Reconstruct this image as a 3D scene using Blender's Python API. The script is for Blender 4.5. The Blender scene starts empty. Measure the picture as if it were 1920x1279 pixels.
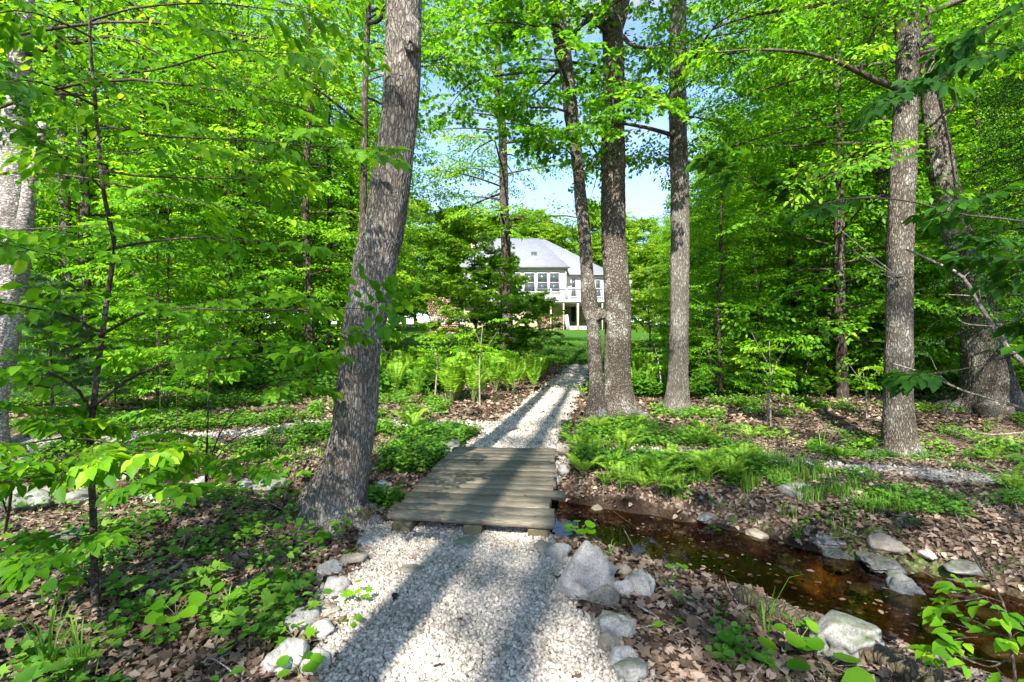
import bpy, math, random
import numpy as np
from mathutils import Vector
R = math.radians
PI = math.pi

# ------------------------------------------------------------------ camera, sky, sun, exposure
scene = bpy.context.scene
cam_data = bpy.data.cameras.new("camera")
cam = bpy.data.objects.new("camera", cam_data)
scene.collection.objects.link(cam)
cam.location = (0, 0, 1.5)
cam.rotation_euler = (R(90), 0, 0)
cam_data.lens = 18.0
cam_data.sensor_width = 36.0
cam_data.clip_end = 2000
cam_data.clip_start = 0.05
scene.camera = cam

SUN_EL = 43.0
SUN_AZ = 11.5            # the light travels this far right of the view direction
world = bpy.data.worlds.new("World")
scene.world = world
world.use_nodes = True
wn, wl = world.node_tree.nodes, world.node_tree.links
wn.clear()
w_out = wn.new('ShaderNodeOutputWorld'); w_bg = wn.new('ShaderNodeBackground')
sky = wn.new('ShaderNodeTexSky'); sky.sky_type = 'NISHITA'; sky.sun_disc = False
sky.sun_elevation = R(SUN_EL); sky.sun_rotation = R(180 + SUN_AZ)
sky.air_density = 1.0; sky.dust_density = 0.4; sky.ozone_density = 3.5
w_tc = wn.new('ShaderNodeTexCoord'); w_map = wn.new('ShaderNodeMapping'); w_map.inputs['Scale'].default_value = (1, 1, 3.2)
w_no = wn.new('ShaderNodeTexNoise'); w_no.inputs['Scale'].default_value = 2.2; w_no.inputs['Detail'].default_value = 7
w_rm = wn.new('ShaderNodeMapRange'); w_rm.inputs[1].default_value = 0.50; w_rm.inputs[2].default_value = 0.75
w_mx = wn.new('ShaderNodeMix'); w_mx.data_type = 'RGBA'; w_mx.inputs[7].default_value = (2.2, 2.25, 2.8, 1)
wl.new(w_tc.outputs['Generated'], w_map.inputs[0]); wl.new(w_map.outputs[0], w_no.inputs['Vector'])
wl.new(w_no.outputs[0], w_rm.inputs[0]); wl.new(w_rm.outputs[0], w_mx.inputs[0])
wl.new(sky.outputs[0], w_mx.inputs[6]); wl.new(w_mx.outputs[2], w_bg.inputs[0])
w_bg.inputs[1].default_value = 0.125
wl.new(w_bg.outputs[0], w_out.inputs[0])

sun_d = bpy.data.lights.new("sun", 'SUN'); sun_d.energy = 5.0; sun_d.angle = R(0.55); sun_d.color = (1.0, 0.955, 0.87)
sun = bpy.data.objects.new("sun", sun_d); scene.collection.objects.link(sun)
ldir = Vector((math.sin(R(SUN_AZ)) * math.cos(R(SUN_EL)), math.cos(R(SUN_AZ)) * math.cos(R(SUN_EL)), -math.sin(R(SUN_EL))))
sun.rotation_euler = ldir.to_track_quat('-Z', 'Y').to_euler()
sun.location = (-5, -20, 40)

scene.view_settings.view_transform = 'Standard'
scene.view_settings.look = 'None'
scene.view_settings.gamma = 1.0
scene.view_settings.exposure = 1.75
scene.view_settings.use_curve_mapping = False
cy = scene.cycles if hasattr(scene, 'cycles') else None
scene.render.engine = 'CYCLES'
cy = scene.cycles
cy.max_bounces = 9; cy.diffuse_bounces = 7; cy.glossy_bounces = 3; cy.transmission_bounces = 6; cy.transparent_max_bounces = 6
cy.use_denoising = True
cy.use_adaptive_sampling = True
cy.adaptive_threshold = 0.015
cy.sample_clamp_indirect = 6
cy.caustics_reflective = False; cy.caustics_refractive = False

# ------------------------------------------------------------------ helpers
FPX = 960.0; CZ = 1.5; HY = 639.5

def sstep(a, b, x):
    t = np.clip((x - a) / (b - a), 0, 1)
    return t * t * (3 - 2 * t)

def wave(x, y, s, seed=0):
    """smooth value noise made of sines, about -1..1"""
    r = np.random.RandomState(seed)
    o = 0 * x; tot = 0
    for k in range(6):
        a = r.rand() * 6.28; f = (0.6 + 0.9 * r.rand()) / s
        o = o + np.sin((x * math.cos(a) + y * math.sin(a)) * f * 6.28 + r.rand() * 6.28)
        tot += 1
    return o / 3.2

def seg_dist(x, y, pts):
    """distance to a polyline, and the interpolated third value"""
    best = np.full(np.shape(x), 1e9); val = np.zeros(np.shape(x))
    for (x0, y0, w0), (x1, y1, w1) in zip(pts[:-1], pts[1:]):
        dx, dy = x1 - x0, y1 - y0
        t = np.clip(((x - x0) * dx + (y - y0) * dy) / (dx * dx + dy * dy), 0, 1)
        d = np.hypot(x - x0 - t * dx, y - y0 - t * dy)
        m = d < best
        best = np.where(m, d, best); val = np.where(m, w0 + t * (w1 - w0), val)
    return best, val

STREAM = [(-22, 9.0, .45), (-12, 7.4, .4), (-7, 6.5, .35), (-4, 5.95, .34), (-2.4, 5.7, .34), (-1, 5.45, .4), (0.2, 5.15, .52), (1.0, 4.65, .58),
          (1.65, 4.12, .62), (2.25, 3.5, .54), (2.8, 3.05, .5), (3.6, 2.35, .55), (5.5, 1.2, .6), (12, -2, .7)]
PATH_NEAR = [(0.6, -8, .7), (-0.1, -1, .7), (-0.18, 2.2, .70), (-0.33, 3.3, .74), (-0.36, 3.98, .72)]
PATH_FAR = [(-0.08, 6.2, .70), (0.0, 7.0, .70), (0.36, 9, .60), (.98, 11.6, .47), (1.62, 14.5, .44), (2.2, 17.2, .46), (2.5, 18.6, .4)]
TRAIL_L = [(0.0, 8.4, .35), (-1.2, 8.75, .3), (-2.4, 8.8, .3), (-3.4, 8.35, .33), (-4.6, 7.75, .32), (-6.5, 7.3, .3), (-12, 7.9, .3)]
TRAIL_R = [(1.6, 7.0, .25), (2.7, 6.55, .3), (3.8, 6.2, .3), (5.2, 5.6, .3), (8, 4.6, .3)]
DRIVE = [(5.0, 43, 2.0), (9, 39, 2.2), (12, 30, 1.8), (13.5, 20, 1.3), (14.5, 17, 1.2), (26, 15, 1.2)]
WATER_Z = -0.27

def H(x, y):
    x = np.asarray(x, float); y = np.asarray(y, float)
    yy = np.maximum(y, -40)
    base = np.interp(yy, [-40, 7, 18, 50, 62, 130, 400], [0.4, 0, .583, 2.65, 2.9, 5.5, 8])
    pd, _ = seg_dist(x, y, [(0, -5, 0), (-.3, 4, 0), (0, 7, 0), (1, 11.6, 0), (2.1, 18, 0)])
    off = sstep(.9, 4.0, pd)
    far = sstep(12, 30, y)
    nz = wave(x, y, 7.0, 1) * 0.09 * off + wave(x, y, 2.1, 2) * 0.035 * sstep(.8, 2, pd) + wave(x, y, .7, 3) * 0.010 * sstep(.7, 1.2, pd)
    h = base + nz * (1 - .5 * far)
    # left side rises a little away from the stream
    h = h + sstep(-3, -14, x) * .35 * sstep(6, 14, y) + sstep(4, 16, x) * .1 * sstep(5, 14, y)
    # approach to the bridge
    h = h - 0.03 * np.exp(-((y - 4.05) / .5) ** 2) * sstep(1.5, .6, np.abs(x + .3))
    sd, w = seg_dist(x, y, STREAM)
    wig = wave(x, y, 1.1, 5) * .10 + wave(x, y, .45, 6) * .04
    t = sd + wig - w
    side = sstep(1.6, 2.3, x) * sstep(6, 3, y)          # flatter muddy bank at the right
    carve = sstep(.42 + .45 * side, -.12, t)
    bed = -0.43 + wave(x, y, .8, 8) * .07
    h = h * (1 - carve) + bed * carve
    return h

def water_mask(x, y):
    return H(x, y) < WATER_Z

def gp(px, py):
    """ground point under a photo pixel"""
    d = np.linspace(1.2, 90, 9000)
    X = (px - 960) / FPX * d; Z = CZ + (HY - py) / FPX * d
    g = H(X, d)
    k = np.argmax(Z <= g)
    return float(X[k]), float(d[k]), float(g[k])

def at(px, py, d):
    return np.array([(px - 960) / FPX * d, d, CZ + (HY - py) / FPX * d])

def tag(o, label=None, cat=None, group=None, kind=None):
    if label: o['label'] = label
    if cat: o['category'] = cat
    if group: o['group'] = group
    if kind: o['kind'] = kind
    return o

def empty(name, loc, rz=0, sc=1.0):
    o = bpy.data.objects.new(name, None)
    scene.collection.objects.link(o)
    o.location = loc; o.rotation_euler = (0, 0, rz); o.scale = (sc, sc, sc) if not isinstance(sc, tuple) else sc
    o.empty_display_size = .2
    return o

def make_mesh(name, V, faces, mat, attr=None, smooth=False):
    """V (n,3); faces: list of int arrays (m,k)"""
    me = bpy.data.meshes.new(name)
    V = np.ascontiguousarray(V, dtype=np.float32)
    faces = [np.asarray(f, dtype=np.int32) for f in faces if len(f)]
    me.vertices.add(len(V)); me.vertices.foreach_set("co", V.ravel())
    nl = sum(f.size for f in faces); npoly = sum(len(f) for f in faces)
    me.loops.add(nl); me.polygons.add(npoly)
    me.loops.foreach_set("vertex_index", np.concatenate([f.ravel() for f in faces]))
    tot = np.concatenate([np.full(len(f), f.shape[1], dtype=np.int32) for f in faces])
    start = np.concatenate([[0], np.cumsum(tot)[:-1]]).astype(np.int32)
    me.polygons.foreach_set("loop_start", start)
    me.polygons.foreach_set("loop_total", tot)
    if smooth:
        me.polygons.foreach_set("use_smooth", np.ones(npoly, dtype=bool))
    if attr:
        for k, a in attr.items():
            a = np.asarray(a, dtype=np.float32)
            if a.ndim == 1:
                at_ = me.attributes.new(k, 'FLOAT', 'POINT'); at_.data.foreach_set('value', a)
            else:
                at_ = me.attributes.new(k, 'FLOAT_COLOR', 'POINT'); at_.data.foreach_set('color', a.ravel())
    me.update(calc_edges=True)
    me.validate(clean_customdata=False)
    if mat: me.materials.append(mat)
    return me

def link(name, me, parent=None, loc=(0, 0, 0)):
    o = bpy.data.objects.new(name, me)
    scene.collection.objects.link(o)
    o.location = loc
    if parent: o.parent = parent
    return o

class MB:
    """collects vertices and faces"""
    def __init__(s): s.V = []; s.F = {}; s.n = 0; s.A = []
    def add(s, V, faces, a=0.0):
        V = np.asarray(V, float)
        s.V.append(V)
        for f in faces:
            f = np.asarray(f)
            if len(f): s.F.setdefault(f.shape[1], []).append(f + s.n)
        s.A.append(np.full(len(V), a, float) if np.isscalar(a) else np.asarray(a, float))
        s.n += len(V)
    def box(s, c, size, rz=0.0, a=0.0, rx=0.0, jit=0.0, rng=None):
        x, y, z = size[0] / 2, size[1] / 2, size[2] / 2
        V = np.array([[-x, -y, -z], [x, -y, -z], [x, y, -z], [-x, y, -z], [-x, -y, z], [x, -y, z], [x, y, z], [-x, y, z]])
        if jit and rng is not None: V += rng.uniform(-jit, jit, V.shape)
        if rx:
            cc, ss = math.cos(rx), math.sin(rx); V = V @ np.array([[1, 0, 0], [0, cc, ss], [0, -ss, cc]])
        if rz:
            cc, ss = math.cos(rz), math.sin(rz); V = V @ np.array([[cc, ss, 0], [-ss, cc, 0], [0, 0, 1]])
        s.add(V + np.array(c), [[[0, 3, 2, 1], [4, 5, 6, 7], [0, 1, 5, 4], [1, 2, 6, 5], [2, 3, 7, 6], [3, 0, 4, 7]]], a)
    def tube(s, P, rad, sides=6, a=0.0, cap=True):
        V, F, C = tube(P, rad, sides)
        s.add(V, [F] + ([C] if cap else []), a)
    def mesh(s, name, mat, smooth=False):
        return make_mesh(name, np.concatenate(s.V), [np.concatenate(v) for v in s.F.values()], mat, {'v': np.concatenate(s.A)}, smooth)
    def build(s, name, mat, parent=None, smooth=False, loc=(0, 0, 0)):
        return link(name, s.mesh(name, mat, smooth), parent, loc)

def tube(P, rad, sides=6):
    P = np.asarray(P, float); n = len(P)
    rad = np.full(n, rad) if np.isscalar(rad) else np.asarray(rad, float)
    T = np.gradient(P, axis=0); T /= np.linalg.norm(T, axis=1)[:, None] + 1e-9
    up = np.array([0, 0, 1.0]) if abs(T[0][2]) < .8 else np.array([1.0, 0, 0])
    A = np.cross(T, up); A /= np.linalg.norm(A, axis=1)[:, None] + 1e-9
    B = np.cross(T, A)
    th = np.arange(sides) / sides * 2 * PI
    V = P[:, None] + rad[:, None, None] * (np.cos(th)[None, :, None] * A[:, None] + np.sin(th)[None, :, None] * B[:, None])
    V = V.reshape(-1, 3)
    i = np.arange(n - 1)[:, None] * sides; j = np.arange(sides)[None]; k = (j + 1) % sides
    F = np.stack([i + j, i + k, i + sides + k, i + sides + j], -1).reshape(-1, 4)
    V = np.concatenate([V, P[-1:]])
    C = np.stack([(n - 1) * sides + j[0], (n - 1) * sides + k[0], np.full(sides, n * sides)], -1)
    return V, F, C

def spline(P, n):
    """Catmull-Rom resample of rows of P"""
    P = np.asarray(P, float)
    if len(P) < 3: 
        t = np.linspace(0, 1, n)[:, None]; return P[0] * (1 - t) + P[-1] * t
    Q = np.vstack([2 * P[0] - P[1], P, 2 * P[-1] - P[-2]])
    t = np.linspace(0, len(P) - 1 - 1e-6, n); i = t.astype(int); f = (t - i)[:, None]
    a, b, c, d = Q[i], Q[i + 1], Q[i + 2], Q[i + 3]
    return .5 * ((2 * b) + (-a + c) * f + (2 * a - 5 * b + 4 * c - d) * f ** 2 + (-a + 3 * b - 3 * c + d) * f ** 3)

def norm(v): return v / (np.linalg.norm(v, axis=-1, keepdims=True) + 1e-9)

# ------------------------------------------------------------------ materials
def new_mat(name):
    m = bpy.data.materials.new(name); m.use_nodes = True
    nt = m.node_tree; nt.nodes.clear()
    return m, nt.nodes, nt.links

def nd(N, t, **kw):
    n = N.new(t)
    for k, v in kw.items():
        if k.startswith('i_'):
            key = k[2:]
            key = int(key) if key.isdigit() else key.replace('_', ' ')
            n.inputs[key].default_value = v
        else: setattr(n, k, v)
    return n

def ramp(N, stops, interp='LINEAR'):
    r = N.new('ShaderNodeValToRGB'); r.color_ramp.interpolation = interp
    e = r.color_ramp.elements
    while len(e) < len(stops): e.new(0.5)
    for el, (p, c) in zip(e, stops):
        el.position = p; el.color = (c[0], c[1], c[2], 1)
    return r

def leaf_mat(name, cols, tcol, trans=.42, rough=.5, spec=.25):
    """cols: ramp stops over the per-leaf value"""
    m, N, L = new_mat(name)
    at_ = nd(N, 'ShaderNodeAttribute', attribute_name='v')
    oi = nd(N, 'ShaderNodeObjectInfo')
    add = nd(N, 'ShaderNodeMath', operation='MULTIPLY_ADD', i_1=.30, i_2=-.15)
    L.new(oi.outputs['Random'], add.inputs[0])
    ad2 = nd(N, 'ShaderNodeMath', operation='ADD'); L.new(add.outputs[0], ad2.inputs[0]); L.new(at_.outputs['Fac'], ad2.inputs[1])
    r = ramp(N, cols); L.new(ad2.outputs[0], r.inputs[0])
    p = nd(N, 'ShaderNodeBsdfPrincipled'); p.inputs['Roughness'].default_value = rough; p.inputs['Specular IOR Level'].default_value = spec
    L.new(r.outputs[0], p.inputs['Base Color'])
    tm = nd(N, 'ShaderNodeMix', data_type='RGBA', blend_type='MULTIPLY'); tm.inputs[0].default_value = 1
    L.new(r.outputs[0], tm.inputs[6]); tm.inputs[7].default_value = (*tcol, 1)
    t = nd(N, 'ShaderNodeBsdfTranslucent'); L.new(tm.outputs[2], t.inputs[0])
    mx = nd(N, 'ShaderNodeMixShader'); mx.inputs[0].default_value = trans
    L.new(p.outputs[0], mx.inputs[1]); L.new(t.outputs[0], mx.inputs[2])
    o = nd(N, 'ShaderNodeOutputMaterial'); L.new(mx.outputs[0], o.inputs[0])
    return m

GREEN = [(0.0, (.045, .150, .008)), (.35, (.105, .285, .010)), (.7, (.19, .38, .014)), (1.0, (.38, .48, .03))]
M = {}
M['leaf'] = leaf_mat('leaf_green', GREEN, (1.9, 1.8, .8), .5)
M['leaf_near'] = leaf_mat('leaf_near', [(0.0, (.045, .155, .007)), (.4, (.085, .245, .008)), (.75, (.15, .33, .010)), (1.0, (.31, .48, .018))], (1.9, 1.7, .8), .5)
M['leaf_shady'] = leaf_mat('leaf_green_shade_tinted', [(0.0, (.018, .080, .006)), (.5, (.035, .130, .008)), (1.0, (.09, .24, .012))], (1.6, 1.5, .9), .4)  # leaf green darkened: backlit shade of the near leaves put into the colour
M['leaf_dark'] = leaf_mat('leaf_dark', [(0.0, (.012, .055, .010)), (.5, (.028, .095, .014)), (1.0, (.07, .18, .02))], (1.4, 1.4, .8), .25)
M['leaf_far'] = leaf_mat('leaf_far', [(0.0, (.06, .17, .010)), (.4, (.13, .28, .014)), (1.0, (.30, .42, .03))], (1.8, 1.6, .9), .5)
M['fern'] = leaf_mat('fern_green', [(0.0, (.07, .21, .010)), (.5, (.19, .38, .018)), (1.0, (.38, .52, .05))], (1.6, 1.4, .8), .45)
M['cover'] = leaf_mat('cover_green', [(0.0, (.03, .10, .010)), (.5, (.075, .20, .014)), (1.0, (.22, .36, .04))], (1.6, 1.4, .8), .35)
M['needle'] = leaf_mat('pine_needles', [(0.0, (.05, .16, .035)), (1.0, (.16, .32, .09))], (1.4, 1.3, .9), .3)
M['litter'] = leaf_mat('dead_leaves', [(0.0, (.035, .022, .014)), (.3, (.13, .085, .058)), (.65, (.26, .185, .135)), (1.0, (.44, .35, .28))], (1.2, 1.0, .8), .15, .7, .2)
M['lawn'] = leaf_mat('lawn_blades', [(0.0, (.025, .09, .006)), (.6, (.06, .17, .012)), (1.0, (.15, .24, .03))], (1.5, 1.3, .8), .35)
M['grass'] = leaf_mat('grass_blades', [(0.0, (.04, .13, .01)), (.6, (.10, .25, .02)), (1.0, (.32, .42, .06))], (1.5, 1.3, .8), .35)

def bark_mat(name, dark, mid, light, scale=1.0, lichen=.35, zs=.16, bump=.9, moss=False, patch=(.55, .56, .50)):
    m, N, L = new_mat(name)
    tc = nd(N, 'ShaderNodeTexCoord'); mp = nd(N, 'ShaderNodeMapping'); mp.inputs['Scale'].default_value = (1, 1, zs)
    L.new(tc.outputs['Object'], mp.inputs[0])
    n0 = nd(N, 'ShaderNodeTexNoise', i_Scale=9 * scale, i_Detail=3.0); L.new(mp.outputs[0], n0.inputs['Vector'])
    vm = nd(N, 'ShaderNodeVectorMath', operation='MULTIPLY_ADD'); vm.inputs[1].default_value = (.16 / scale, .16 / scale, .10 / scale)
    L.new(n0.outputs['Color'], vm.inputs[0]); L.new(mp.outputs[0], vm.inputs[2])
    vo = nd(N, 'ShaderNodeTexVoronoi', feature='DISTANCE_TO_EDGE', i_Scale=27 * scale); L.new(vm.outputs[0], vo.inputs['Vector'])
    vo2 = nd(N, 'ShaderNodeTexNoise', i_Scale=26 * scale, i_Detail=7.0, i_Roughness=.72); L.new(mp.outputs[0], vo2.inputs['Vector'])
    mr = nd(N, 'ShaderNodeMapRange', i_1=0.0, i_2=.22); L.new(vo.outputs[0], mr.inputs[0])
    sm = nd(N, 'ShaderNodeMapRange', i_1=.28, i_2=.70, i_3=.12); L.new(vo2.outputs[0], sm.inputs[0])
    m_a = nd(N, 'ShaderNodeMath', operation='MULTIPLY_ADD', i_1=.60, i_2=.09); L.new(mr.outputs[0], m_a.inputs[0])
    mul = nd(N, 'ShaderNodeMath', operation='MULTIPLY'); L.new(m_a.outputs[0], mul.inputs[0]); L.new(sm.outputs[0], mul.inputs[1])
    mul2 = nd(N, 'ShaderNodeMath', operation='MULTIPLY_ADD', i_1=1.35, i_2=.05); L.new(mul.outputs[0], mul2.inputs[0]); mul = mul2
    r = ramp(N, [(0.0, dark), (.22, tuple(np.array(dark) * .5 + np.array(mid) * .5)), (.46, mid), (.82, light)]); L.new(mul.outputs[0], r.inputs[0])
    # lichen patches, isotropic
    n3 = nd(N, 'ShaderNodeTexNoise', i_Scale=3.2, i_Detail=7.0, i_Roughness=.65); L.new(tc.outputs['Object'], n3.inputs['Vector'])
    r3 = nd(N, 'ShaderNodeMapRange', i_1=.52, i_2=.66, i_3=0.0, i_4=lichen); L.new(n3.outputs[0], r3.inputs[0])
    lm = nd(N, 'ShaderNodeMath', operation='MULTIPLY'); L.new(r3.outputs[0], lm.inputs[0]); L.new(mr.outputs[0], lm.inputs[1])
    mx = nd(N, 'ShaderNodeMix', data_type='RGBA'); L.new(lm.outputs[0], mx.inputs[0]); L.new(r.outputs[0], mx.inputs[6]); mx.inputs[7].default_value = (*patch, 1)
    # broad darker weathering
    n4 = nd(N, 'ShaderNodeTexNoise', i_Scale=1.3, i_Detail=4.0); L.new(tc.outputs['Object'], n4.inputs['Vector'])
    r4 = ramp(N, [(.35, (.62, .60, .56)), (.6, (1.1, 1.08, 1.05))]); L.new(n4.outputs[0], r4.inputs[0])
    mx4 = nd(N, 'ShaderNodeMix', data_type='RGBA', blend_type='MULTIPLY'); mx4.inputs[0].default_value = 1
    L.new(mx.outputs[2], mx4.inputs[6]); L.new(r4.outputs[0], mx4.inputs[7])
    col = mx4.outputs[2]
    if moss:
        sp = nd(N, 'ShaderNodeSeparateXYZ'); L.new(tc.outputs['Object'], sp.inputs[0])
        ax = nd(N, 'ShaderNodeMath', operation='MULTIPLY_ADD', i_1=-.9); L.new(sp.outputs[0], ax.inputs[0])
        zz = nd(N, 'ShaderNodeMath', operation='MULTIPLY', i_1=-1.1); L.new(sp.outputs[2], zz.inputs[0]); L.new(zz.outputs[0], ax.inputs[2])
        n5 = nd(N, 'ShaderNodeTexNoise', i_Scale=7.0, i_Detail=6.0); L.new(tc.outputs['Object'], n5.inputs['Vector'])
        a5 = nd(N, 'ShaderNodeMath', operation='MULTIPLY_ADD', i_1=1.6); L.new(n5.outputs[0], a5.inputs[0]); L.new(ax.outputs[0], a5.inputs[2])
        m5 = nd(N, 'ShaderNodeMapRange', i_1=.82, i_2=1.1); L.new(a5.outputs[0], m5.inputs[0])
        mm = nd(N, 'ShaderNodeMix', data_type='RGBA'); L.new(m5.outputs[0], mm.inputs[0]); L.new(col, mm.inputs[6]); mm.inputs[7].default_value = (.055, .075, .018, 1)
        col = mm.outputs[2]
    p = nd(N, 'ShaderNodeBsdfPrincipled'); p.inputs['Roughness'].default_value = .92; p.inputs['Specular IOR Level'].default_value = .15
    L.new(col, p.inputs['Base Color'])
    b = nd(N, 'ShaderNodeBump', i_Strength=bump, i_Distance=.025); L.new(mul.outputs[0], b.inputs['Height']); L.new(b.outputs[0], p.inputs['Normal'])
    o = nd(N, 'ShaderNodeOutputMaterial'); L.new(p.outputs[0], o.inputs[0])
    return m

M['bark_big'] = bark_mat('bark_furrowed_grey', (.028, .023, .018), (.25, .22, .19), (.54, .51, .46), 1.5, .5, .26, 1.0, moss=True)
M['bark_maple'] = bark_mat('bark_scaly_brown', (.016, .013, .010), (.12, .098, .078), (.36, .325, .28), 1.5, .7, .45, 1.0)
M['bark_ash'] = bark_mat('bark_ridged_grey', (.035, .030, .025), (.175, .155, .135), (.36, .335, .305), 1.8, .3, .16, 1.0)
M['bark_right'] = bark_mat('bark_stripped_grey', (.020, .017, .013), (.14, .12, .098), (.38, .35, .305), 1.7, .6, .24, 1.0)
M['bark_birch'] = bark_mat('bark_birch_pale', (.05, .04, .035), (.42, .375, .355), (.74, .70, .67), .6, .6, 1.6, .6, patch=(.72, .70, .68))
M['bark_dark'] = bark_mat('bark_dark_brown', (.018, .014, .011), (.075, .058, .045), (.20, .17, .14), 1.0, .3, .2, .8)
M['twig'] = bark_mat('twig_brown', (.02, .015, .012), (.07, .055, .042), (.15, .12, .10), 2.0, .2, .5, .3)
M['deadwood'] = bark_mat('deadwood_pale', (.10, .085, .07), (.32, .28, .24), (.55, .50, .45), 1.5, .3, .3, .6)
M['log'] = bark_mat('rotting_log', (.03, .025, .015), (.13, .105, .07), (.26, .22, .16), 1.2, .4, .3, 1.0, patch=(.12, .15, .04))

def simple(name, col, rough=.6, spec=.4, noise=0.0, nscale=8.0, metallic=0.0, bump=0.0, streak=(1, 1, 1), att=False, speck=None):
    m, N, L = new_mat(name)
    p = nd(N, 'ShaderNodeBsdfPrincipled'); p.inputs['Roughness'].default_value = rough
    p.inputs['Specular IOR Level'].default_value = spec; p.inputs['Metallic'].default_value = metallic
    tc = nd(N, 'ShaderNodeTexCoord'); mp = nd(N, 'ShaderNodeMapping'); mp.inputs['Scale'].default_value = streak
    L.new(tc.outputs['Object'], mp.inputs[0])
    n = nd(N, 'ShaderNodeTexNoise', i_Scale=nscale, i_Detail=7.0, i_Roughness=.65); L.new(mp.outputs[0], n.inputs['Vector'])
    c = np.array(col)
    r = ramp(N, [(.3, tuple(c * (1 - noise))), (.7, tuple(np.minimum(c * (1 + noise), 1)))]); L.new(n.outputs[0], r.inputs[0])
    out = r.outputs[0]
    if att:
        a = nd(N, 'ShaderNodeAttribute', attribute_name='v')
        mr = nd(N, 'ShaderNodeMapRange', i_3=1 - att, i_4=1 + att); L.new(a.outputs['Fac'], mr.inputs[0])
        mm = nd(N, 'ShaderNodeVectorMath', operation='SCALE'); L.new(out, mm.inputs[0]); L.new(mr.outputs[0], mm.inputs['Scale'])
        out = mm.outputs[0]
    L.new(out, p.inputs['Base Color'])
    if bump:
        b = nd(N, 'ShaderNodeBump', i_Strength=bump, i_Distance=.01); L.new(n.outputs[0], b.inputs['Height']); L.new(b.outputs[0], p.inputs['Normal'])
    o = nd(N, 'ShaderNodeOutputMaterial'); L.new(p.outputs[0], o.inputs[0])
    return m

M['gravel'] = simple('crushed_stone', (.37, .325, .275), .9, .25, .25, 40, att=.5)
M['plank'] = simple('weathered_plank', (.15, .127, .092), .85, .25, .78, 10, bump=.6, streak=(1.2, 16, 16), att=.4)
M['timber'] = simple('mossy_timber', (.14, .115, .065), .9, .2, .5, 10, bump=.4, att=.2)
M['siding'] = simple('cream_siding', (.42, .40, .33), .6, .3, .04, 2)
M['trim'] = simple('white_trim', (.43, .43, .425), .5, .3, .03, 2)
M['basement'] = simple('cream_basement_wall', (.52, .46, .28), .8, .2, .08, 2)
M['concrete'] = simple('concrete', (.50, .49, .47), .9, .2, .12, 3)
M['gutter'] = simple('brown_gutter', (.16, .14, .12), .5, .3, .1, 3)
M['rail'] = simple('metal_rail', (.12, .13, .14), .4, .5, .05, 3)
M['brick'] = simple('pale_brick', (.48, .38, .32), .85, .2, .25, 6)
M['stone_paint'] = simple('post_cream', (.62, .55, .36), .7, .3, .05, 3)
M['firewood'] = simple('split_firewood', (.27, .18, .12), .9, .2, .35, 20, att=.55)
M['board'] = simple('grey_boards', (.42, .42, .43), .8, .3, .15, 5)
M['dark'] = simple('dark_interior', (.03, .03, .035), .6, .3, .1, 3)
M['stem'] = simple('plant_stem', (.13, .17, .05), .7, .3, .3, 20)

def glass_mat():
    m, N, L = new_mat('window_glass')
    p = nd(N, 'ShaderNodeBsdfPrincipled'); p.inputs['Base Color'].default_value = (.045, .055, .06, 1)
    p.inputs['Roughness'].default_value = .06; p.inputs['Specular IOR Level'].default_value = .8
    o = nd(N, 'ShaderNodeOutputMaterial'); L.new(p.outputs[0], o.inputs[0]); return m
M['glass'] = glass_mat()

def roof_mat():
    m, N, L = new_mat('roof_shingles')
    tc = nd(N, 'ShaderNodeTexCoord')
    br = nd(N, 'ShaderNodeTexBrick', i_Scale=1.0); br.inputs['Color1'].default_value = (.19, .20, .225, 1); br.inputs['Color2'].default_value = (.155, .165, .185, 1)
    br.inputs['Mortar'].default_value = (.11, .115, .13, 1); br.inputs['Brick Width'].default_value = .35; br.inputs['Row Height'].default_value = .16; br.inputs['Mortar Size'].default_value = .012
    L.new(tc.outputs['Object'], br.inputs['Vector'])
    n = nd(N, 'ShaderNodeTexNoise', i_Scale=14.0, i_Detail=5.0); L.new(tc.outputs['Object'], n.inputs['Vector'])
    r = ramp(N, [(.3, (.85, .85, .85)), (.7, (1.12, 1.12, 1.12))]); L.new(n.outputs[0], r.inputs[0])
    mx = nd(N, 'ShaderNodeMix', data_type='RGBA', blend_type='MULTIPLY'); mx.inputs[0].default_value = 1
    L.new(br.outputs[0], mx.inputs[6]); L.new(r.outputs[0], mx.inputs[7])
    p = nd(N, 'ShaderNodeBsdfPrincipled'); p.inputs['Roughness'].default_value = .9; L.new(mx.outputs[2], p.inputs['Base Color'])
    o = nd(N, 'ShaderNodeOutputMaterial'); L.new(p.outputs[0], o.inputs[0]); return m
M['roof'] = roof_mat()

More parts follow.
